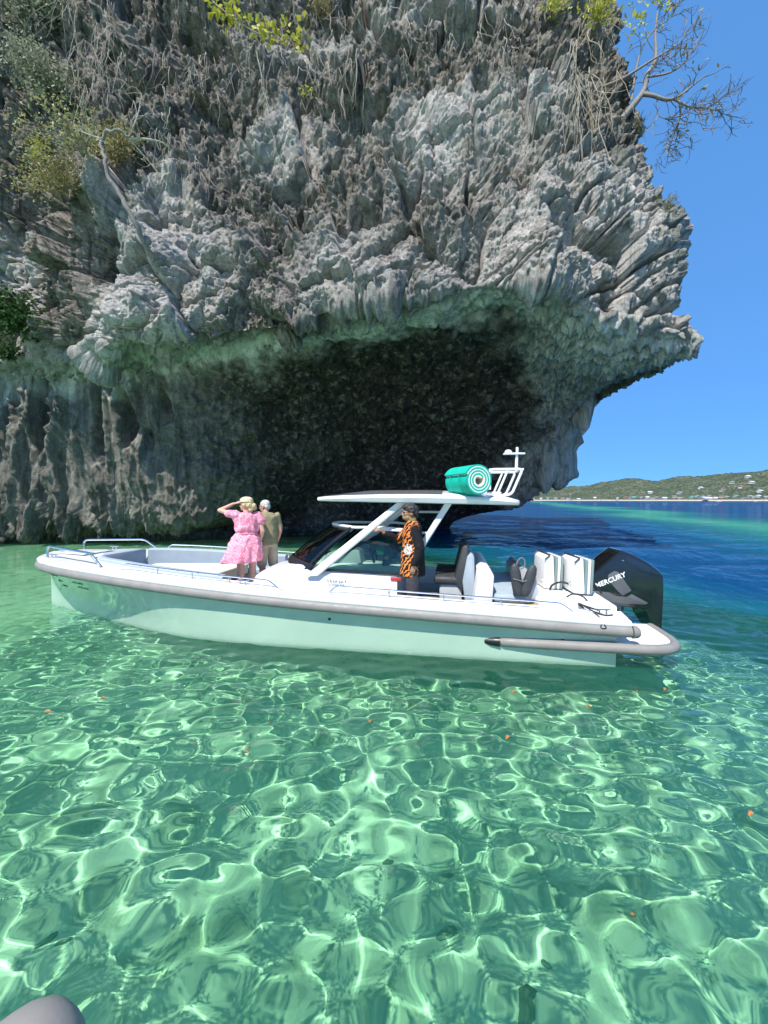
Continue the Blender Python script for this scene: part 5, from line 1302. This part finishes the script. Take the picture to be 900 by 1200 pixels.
for k in range(44):
    px = 612 + k * 6.6 + rr.uniform(-2, 2); sc_ = shore_d(px) / 900
    if 700 < px < 716 or rr.random() < .25: continue
    wi, ri = rr.choice((0, 0, 0, 1, 2)), rr.choice((0, 0, 1, 2, 2, 3))
    nm = ('white', 'cream', 'pale blue')[wi] + ' house with ' + ('white', 'rust', 'grey', 'teal')[ri] + ' roof on the far shore'
    house(px, .035 + rr.uniform(0, .03), rr.uniform(6, 12), rr.uniform(5, 8), rr.uniform(2.6, 4.5), wall_ms[wi], roof_ms[ri], nm, 'houses along the far beach, ' + nm)
for px, v, ri in ((880, .20, 0), (868, .16, 1), (856, .22, 2), (890, .12, 0), (845, .13, 1), (820, .17, 0), (875, .28, 0), (795, .12, 2), (760, .14, 0)):
    nm = 'white house with ' + ('white', 'rust', 'grey')[ri] + ' roof up the wooded far slope'
    house(px, v, rr.uniform(8, 14), 8, 5, wall_ms[0], roof_ms[ri], nm, 'houses on the far hillside, ' + nm)
# big white shed on the beach
o = island_z(832, .03); r_ = empty('beach_pavilion', (o.x, o.y, o.z - .5), .1); tag(r_, 'long white roofed pavilion on the far beach', 'pavilion')
mb = MB(); mb.box((0, 0, 1.8), (38, 9, 3.6)); mb.build('wall', wall_ms[0], r_, smooth=False); mb = MB(); mb.prism([(-6, 3.5), (6, 3.5), (0, 7)], 'x', -20, 20); mb.build('roof', roof_ms[0], r_, smooth=False)
# boats lying off the beach
def far_boat(px, d, L, label, mast=0.0, cabin=True):
    p0 = P(px, HOR, d); r_ = empty('anchored_boat', (p0[0], d, 0), rr.uniform(-.6, .6)); tag(r_, label, 'boat')
    secs = []
    for t in np.linspace(0, 1, 9):
        w_ = L * .13 * (1 - t ** 3) + .02; x = -L / 2 + L * t; zt = L * .11 * (1 + .5 * t * t)
        secs.append([(x, -w_, zt), (x, -w_ * .8, 0), (x, 0, -.4), (x, w_ * .8, 0), (x, w_, zt)])
    mb = MB(); mb.loft(secs, close=True); mb.build('hull', wall_ms[0], r_)
    if cabin: mb = MB(); mb.box((-L * .05, 0, L * .16), (L * .34, L * .16, L * .12), L * .01); mb.build('cabin', wall_ms[0], r_)
    if mast: mb = MB(); mb.tube([(0, 0, L * .1), (0, 0, mast)], .22, 6); mb.build('mast', wall_ms[0], r_)
far_boat(668, 900, 12, 'white sailing yacht with a tall mast anchored off the far beach', 17)
far_boat(722, 820, 11, 'larger white cabin boat moored off the far houses')
far_boat(704, 900, 8, 'small white boat moored beside the sailing yacht')
far_boat(842, 520, 7, 'small motor launch off the far pavilion with a low dark cabin')
far_boat(886, 430, 4.5, 'tiny white skiff alone on the blue water', cabin=False)

# ================================================================== SMALL THINGS ON AND UNDER THE WATER
def wave_ok(px, py): return ((px - 450) / FPX * (FPX * CAMZ / (py - HOR)), FPX * CAMZ / (py - HOR))
L_FLOAT = leaf_mat('orange_fallen_leaf', (.34, .10, .03), (.50, .21, .06), .15)
rr = random.Random(9)
for k, (px, py) in enumerate(((603, 813), (434, 847), (317, 847), (288, 883), (595, 866), (779, 808), (746, 811), (56, 835), (860, 850), (880, 956), (742, 1075), (752, 720), (690, 830), (120, 820))):
    x, y = wave_ok(px, py); s_ = rr.uniform(.018, .036) * (1 if k != 10 else .8)
    vs_ = []
    for a in np.linspace(-1, 1, 7): vs_ += [(a * s_, -(1 - a * a) ** .7 * s_ * .5, .012 * (1 - a * a) + .008 * a), (a * s_, 0, .004 * a), (a * s_, (1 - a * a) ** .7 * s_ * .5, .012 * (1 - a * a) + .006)]
    fc = []
    for i in range(6):
        for j in (0, 1): a = i * 3 + j; fc.append((a, a + 3, a + 4, a + 1))
    me = mesh_np('fallen_leaf', vs_, fc, attrs={'tone': np.full(21, rr.random())}); o = link('fallen_leaf', me, L_FLOAT)
    ji = int(np.argmin(np.abs(ys - y))); ii = int(np.argmin(np.abs(xs - x)))
    o.location = (x, y, float(SEA_Z[ji, ii]) + .008); o.rotation_euler = (rr.uniform(-.2, .2), rr.uniform(-.2, .2), rr.uniform(0, 6.3))
    tag(o, 'small orange leaf floating on the green water', 'leaf', 'orange leaves floating on the water')
M_STONE = simple('dark_weedy_stone', (.10, .12, .075), .95, var=.5, scale=7)
stones = []
for k in range(4):
    bm = bmesh.new(); bmesh.ops.create_icosphere(bm, subdivisions=2, radius=1.0); me = bpy.data.meshes.new('stone'); bm.to_mesh(me); bm.free()
    co = np.array([tuple(v.co) for v in me.vertices], np.float32); co = co * (1 + .55 * fbm(co * 1.1 + 9 * k, 3, k))[:, None] * np.array([1, .8, .5]); me.vertices.foreach_set('co', co.ravel()); me.shade_smooth(); me.materials.append(M_STONE); stones.append(me)
bxs, bys = bx, by
for k in range(36):
    y = rr.uniform(2.2, 8.5); x = rr.uniform(-1, 1) * (1.5 + y * .8); s_ = rr.choice((.02, .025, .03, .04, .05, .07))
    o = link('seabed_stone', stones[k % 4]); ji = int(np.argmin(np.abs(bys - y))); ii = int(np.argmin(np.abs(bxs - x)))
    o.location = (x, y, float(Zb[ji, ii]) + s_ * .2); o.scale = (s_ * rr.uniform(.8, 1.6), s_, s_); o.rotation_euler = (0, 0, rr.uniform(0, 6.3)); o.cycles.is_caustics_receiver = True
    tag(o, 'dark stone lying on the sandy bottom under the clear water', 'stone', 'stones on the seabed')
hull.cycles.is_caustics_receiver = True

# grey bow of the photographer's own boat, just in the corner of the picture
gb = empty('dinghy', (-1.0, .1, 0)); tag(gb, 'grey rubber bow tip of another boat in the near water', 'dinghy')
tip = Vector(P(74, 1154, .98)); M_PVC = simple('grey_rubber_fabric', (.27, .255, .235), .55, var=.06, scale=6, bump=.15, bscale=90)
def rl(v): return Vector(v) - Vector((-1.0, .1, 0))
pth = bez([rl((-1.9, -1.6, .50)), rl((-1.6, -.9, .52)), rl((-1.25, -.05, .56)), rl((-.90, .48, .60)), rl((tip.x - .02, tip.y - .17, tip.z - .11)), rl((tip.x, tip.y - .012, tip.z - .012))], 8)
rad_ = [float(np.interp(k / (len(pth) - 1), [0, .5, .70, .8, .88, .93, .965, .985, 1], [.25, .25, .23, .165, .125, .095, .065, .042, .016])) for k in range(len(pth))]
mb = MB(); mb.tube(pth, rad_, 30); mb.build('buoyancy_tube', M_PVC, gb)
mb = MB(); mb.tube([p + Vector((.02, -.05, -.30)) for p in pth[:-10]], [.30] * (len(pth) - 16) + [.24, .18, .12, .08, .05, .02], 18, sq=1.2); mb.build('dinghy_hull', M_PVC, gb)
